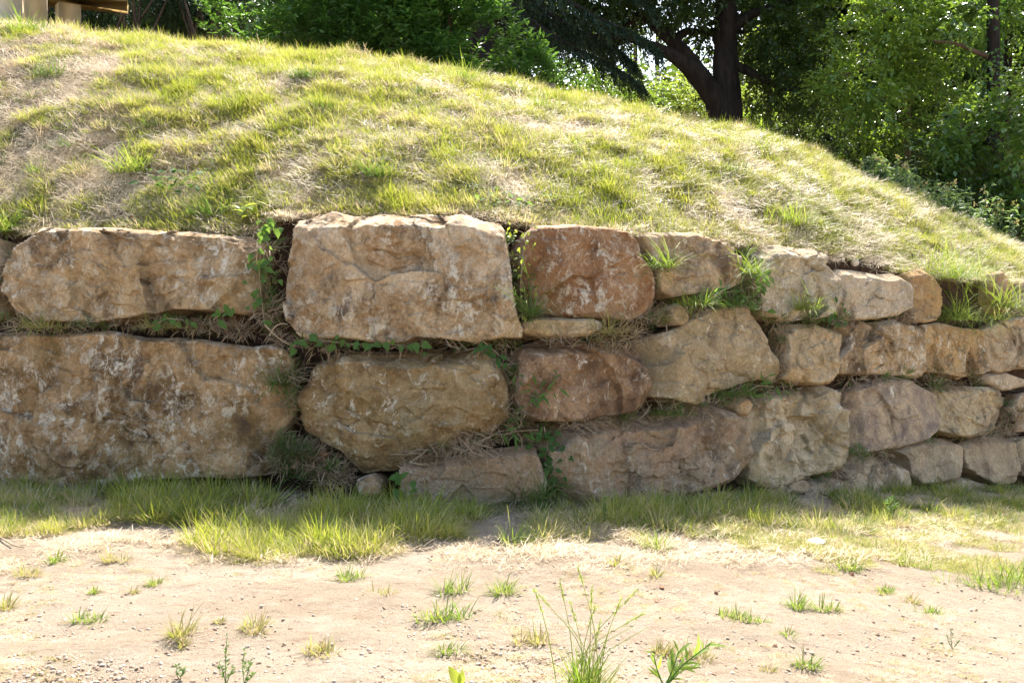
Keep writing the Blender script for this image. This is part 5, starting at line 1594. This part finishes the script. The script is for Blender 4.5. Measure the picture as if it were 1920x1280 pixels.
# foreground: tall flowering grass with its stems and heads
r = np.random.default_rng(1700)
P0 = on_ground(np.array([1095.0]), np.array([1292.0]))[0]
sc = P0[1] / FPX
fg = thing("flowering_grass", P0, "tall flowering grass with thin bright green stems in the foreground", "grass")
for k, (tx, ty) in enumerate([(1005, 1108), (1050, 1090), (1083, 1060), (1110, 1100), (1116, 1135), (1165, 1120), (1195, 1105), (1205, 1150), (1190, 1172), (1215, 1175), (1060, 1160), (1125, 1165), (1070, 1130), (1150, 1160)]):
    b = P0 + np.array([r.normal(0, 0.04), r.normal(0, 0.03), 0])
    tip = at(np.array(tx * 1.0), np.array(ty * 1.0), P0[1] + r.normal(0, 0.08))
    mid = b * 0.5 + tip * 0.5 + np.array([(b[0] - tip[0]) * 0.22, 0, 0.02])
    V, Q, T = tube(np.array([b, mid, tip]), [0.0022, 0.0018, 0.0009], 5, k, 0.0)
    st = obj_at("stem", V, b, fg, Q, T, M_stalk, {"tone": ('FLOAT', np.full(len(V), 0.4))})
    if k not in (8, 9, 10, 13):
        d = norm(tip - mid)
        g = Geo()
        m = 46
        u = r.random(m)
        q = tip - d * (0.085 * u)[:, None] + r.normal(0, 0.0022, (m, 3))
        leaf_geo(g, q, d + r.normal(0, 0.28, (m, 3)), r.normal(0, 1, (m, 3)), 0.015, 0.0036, r)
        g.build("seed_head", M_stalk, st, tip)
g = Geo()
for j in range(3):
    tuft_geo(g, r, 60, 0.06, 0.12, 0.28, 0.55, 0.0045, 0.7, centre=P0 + r.normal(0, 0.04, 3) * [1, 0.6, 0])
g.build("blades", M_tuft, fg, P0)
P1 = on_ground(np.array([1045.0]), np.array([1290.0]))[0]
f2 = thing("flowering_grass", P1, "single long nodding grass stalk left of the tall flowering grass", "grass")
tip = at(1002.0, 1106.0, P1[1]); 
V, Q, T = tube(np.array([P1, at(1030.0, 1200.0, P1[1]), at(1012.0, 1130.0, P1[1]), tip]), [0.0022, 0.002, 0.0016, 0.001], 5, 3, 0.0)
st = obj_at("stem", V, P1, f2, Q, T, M_stalk, {"tone": ('FLOAT', np.full(len(V), 0.4))})
g = Geo(); m = 50
q = tip + (at(1018.0, 1150.0, P1[1]) - tip) * r.random(m)[:, None] + r.normal(0, 0.002, (m, 3))
leaf_geo(g, q, np.array([-0.3, 0, 1.0]) + r.normal(0, 0.25, (m, 3)), r.normal(0, 1, (m, 3)), 0.015, 0.0036, r); g.build("seed_head", M_stalk, st, tip)

# foreground: weed with lance shaped leaves
P0 = on_ground(np.array([1245.0]), np.array([1288.0]))[0]
lw = thing("leafy_weed", P0, "green weed with lance shaped leaves on leaning stems in the foreground", "weed")
for k, (path, nl) in enumerate([([(1245, 1288), (1275, 1250), (1305, 1226), (1332, 1206)], 14), ([(1248, 1288), (1262, 1255), (1272, 1220)], 8), ([(1240, 1288), (1232, 1255), (1226, 1228)], 7), ([(1250, 1288), (1275, 1258), (1300, 1248)], 6)]):
    a = np.array(path, float)
    P = at(a[:, 0], a[:, 1], P0[1] + np.linspace(0, 0.06, len(a)) * (1 if k % 2 else -1)); P[0] = P0
    V, Q, T = tube(P, np.linspace(0.004, 0.002, len(a)), 6, k, 0.0)
    obj_at("stem", V, P0, lw, Q, T, M_weed, {"tone": ('FLOAT', np.full(len(V), 0.6))})
    s = np.linspace(0.5, len(a) - 1, nl)
    for j, v in enumerate(s):
        q = np.array([np.interp(v, np.arange(len(a)), P[:, c]) for c in range(3)])
        i0 = min(int(v), len(a) - 2)
        ax = norm(P[i0 + 1] - P[i0])
        sd = norm(np.cross(ax, np.array([0, -1.0, 0.25])))
        d = ax * 1.1 + sd * r.choice([-1, 1]) * r.uniform(0.2, 0.9) + np.array([r.normal(0, 0.15), r.normal(0, 0.5), 0.15])
        put_leaf(lw, "lance_fresh", q, d, np.array([0, -0.7, 0.8]) + r.normal(0, 0.25, 3), 0.08 * r.uniform(0.55, 1.2) * (1.1 - 0.35 * v / len(a)))

P0 = on_ground(np.array([862.0]), np.array([1284.0]))[0]
sd_ = thing("seedling", P0, "seedling with broad bright yellow leaves at the bottom of the view", "seedling")
for d, L in (((-0.45, -0.2, 1.0), 0.085), ((0.25, -0.1, 1.0), 0.06)):
    put_leaf(sd_, "oval_yellow", P0, np.array(d), np.array([0.3, -1, 0.3]), L)

def sprig(px, py, tips, label, seed, mat, L=0.02):
    r = np.random.default_rng(1800 + seed)
    P0 = on_ground(np.array([float(px)]), np.array([float(py)]))[0]
    t = thing("weed_sprig", P0, label, "weed")
    for k, (tx, ty) in enumerate(tips):
        tip = at(float(tx), float(ty), P0[1] + r.normal(0, 0.02))
        V, Q, T = tube(np.array([P0, (P0 + tip) / 2 + r.normal(0, 0.008, 3), tip]), [0.002, 0.0016, 0.001], 5, k, 0.0)
        obj_at("stem", V, P0, t, Q, T, mat, {"tone": ('FLOAT', np.full(len(V), 0.4))})
        g = Geo(); m = 22
        u = r.uniform(0.25, 1, m); a = r.uniform(0, 6.28, m)
        leaf_geo(g, P0 + (tip - P0) * u[:, None], np.stack([np.cos(a), np.sin(a), 0.7 + 0 * a], 1), np.array([0, -0.3, 1.0]) + r.normal(0, 0.3, (m, 3)), L, L * 0.4, r)
        g.build("foliage", mat, t, P0)
sprig(424, 1284, [(426, 1192), (410, 1240), (440, 1250)], "thin upright weed sprig near the bottom left", 1, M_weed)
sprig(458, 1282, [(458, 1215), (470, 1240), (478, 1262)], "forked weed sprig right of the thin upright one at the bottom left", 2, M_weed)
sprig(338, 1275, [(332, 1246), (345, 1250)], "short dark weed sprig at the bottom left", 3, M_hazel)
sprig(1786, 1216, [(1784, 1176), (1775, 1192), (1798, 1200)], "small stiff thyme like weed on bare earth at the right", 4, M_weed_blue, 0.013)
sprig(1410, 960, [(1412, 905), (1402, 930)], "flowering weed sprig in the shade before the pitted bottom block", 5, M_weed)
sprig(1668, 975, [(1672, 928), (1662, 940), (1680, 945)], "pale leafy weed sprig standing before the right hand stones", 6, M_weed, 0.05)
sprig(1135, 985, [(1134, 930), (1136, 950)], "single green grass spike rising before the pitted bottom block", 7, M_weed, 0.03)

# stones one can point to
M_rust = plain_mat("rusty_stone", (0.24, 0.115, 0.06), (0.36, 0.19, 0.10), 12.0, 0.95, 0.5)
M_pale_stone = plain_mat("pale_stone", (0.55, 0.46, 0.36), (0.66, 0.58, 0.48), 9.0, 0.95, 0.4)
def loose(px, py, wpx, mat, label, seed, where="ground", name="pebble", flat=1.0):
    if where == "ground": P = on_ground(np.array([float(px)]), np.array([float(py)]))[0]
    elif where == "hill": P = on_hill([px], [py])[0]
    else: P = on_wall(np.array([float(px)]), np.array([float(py)]), -0.12)[0]
    me = pebble_mesh(name, 300 + seed, mat, 3)
    o = link(name, me, None, P + np.array([0, 0, 0.2 * wpx / 2 * P[1] / FPX]))
    s = wpx / 2 * P[1] / FPX
    o.scale = (s, s, s * flat)
    o.rotation_euler = (0.2, 0.1, seed * 1.3)
    return tag(o, label, "stone")
loose(1344, 1113, 13, M_rust, "rusty brown pebble beside a green tuft on the bare earth at the right", 1)
loose(1241, 1103, 11, M_rust, "brown pebble left of the one by the green tuft", 2)
loose(1231, 1129, 12, M_rust, "flat brown pebble just below another on the bare earth", 3, flat=0.6)
loose(1598, 1077, 14, M_rust, "reddish pebble on the bare earth below the low green tuft at the right", 4)
loose(1454, 1212, 13, M_rust, "reddish pebble near the small spiky tuft", 5)
loose(1056, 1256, 18, M_crumb, "brown stone at the foot of the flowering grass, upper of two", 6)
loose(1012, 1270, 18, M_rust, "ochre flat stone near the bottom left of the flowering grass", 7, flat=0.6)
loose(440, 1100, 12, M_crumb, "small tan pebble on the earth below the bright mound of grass", 8)
loose(1528, 1020, 44, M_pale_stone, "flat whitish stone lying in the thin grass at the right", 9, flat=0.35)
loose(1622, 1006, 20, M_crumb, "brownish stone in the grass right of the flat whitish one", 10)
loose(1076, 1060, 10, M_rust, "tiny red brown stone on the straw before the wall", 11)
loose(607, 855, 26, M_rust, "orange wedge shaped stone in the withered grass left of the golden olive block", 12, "wall", "loose_stone")
loose(555, 875, 30, M_crumb, "dull brown stone in the gap right of the largest golden block", 13, "wall", "loose_stone")
loose(893, 186, 20, M_pale_stone, "white stone lying in the grass high on the slope", 14, "hill", "loose_stone")
loose(1603, 497, 26, M_pale_stone, "small pale stone on the bare soil above the whitish pink block", 15, "hill", "loose_stone")
loose(1305, 790, 20, M_pale_stone, "pale pebble in the joint on top of the pitted bottom block", 16, "wall", "loose_stone")
loose(1735, 822, 24, M_pale_stone, "small flat stone wedged beneath the flat faced pinkish block", 17, "wall", "loose_stone", 0.5)

# twigs
for k, (a, lab) in enumerate([
    ([(505, 630), (515, 612), (528, 606), (540, 608)], "bent pale twig in the joint left of the biggest upper block"),
    ([(496, 608), (512, 625), (530, 640), (555, 650)], "brown twig crossing below the bent pale one"),
    ([(0, 1012), (25, 1028), (45, 1032)], "bare twig lying on the earth at the left edge")]):
    a = np.array(a, float)
    P = on_wall(a[:, 0], a[:, 1], 0.10) if k < 2 else on_ground(a[:, 0], a[:, 1]) + [0, 0, 0.02]
    V, Q, T = tube(P, np.linspace(1.9, 1.0, len(a)) / FPX * P[:, 1], 6, k)
    tag(obj_at("twig", V, P[0], None, Q, T, M_root), lab, "twig")
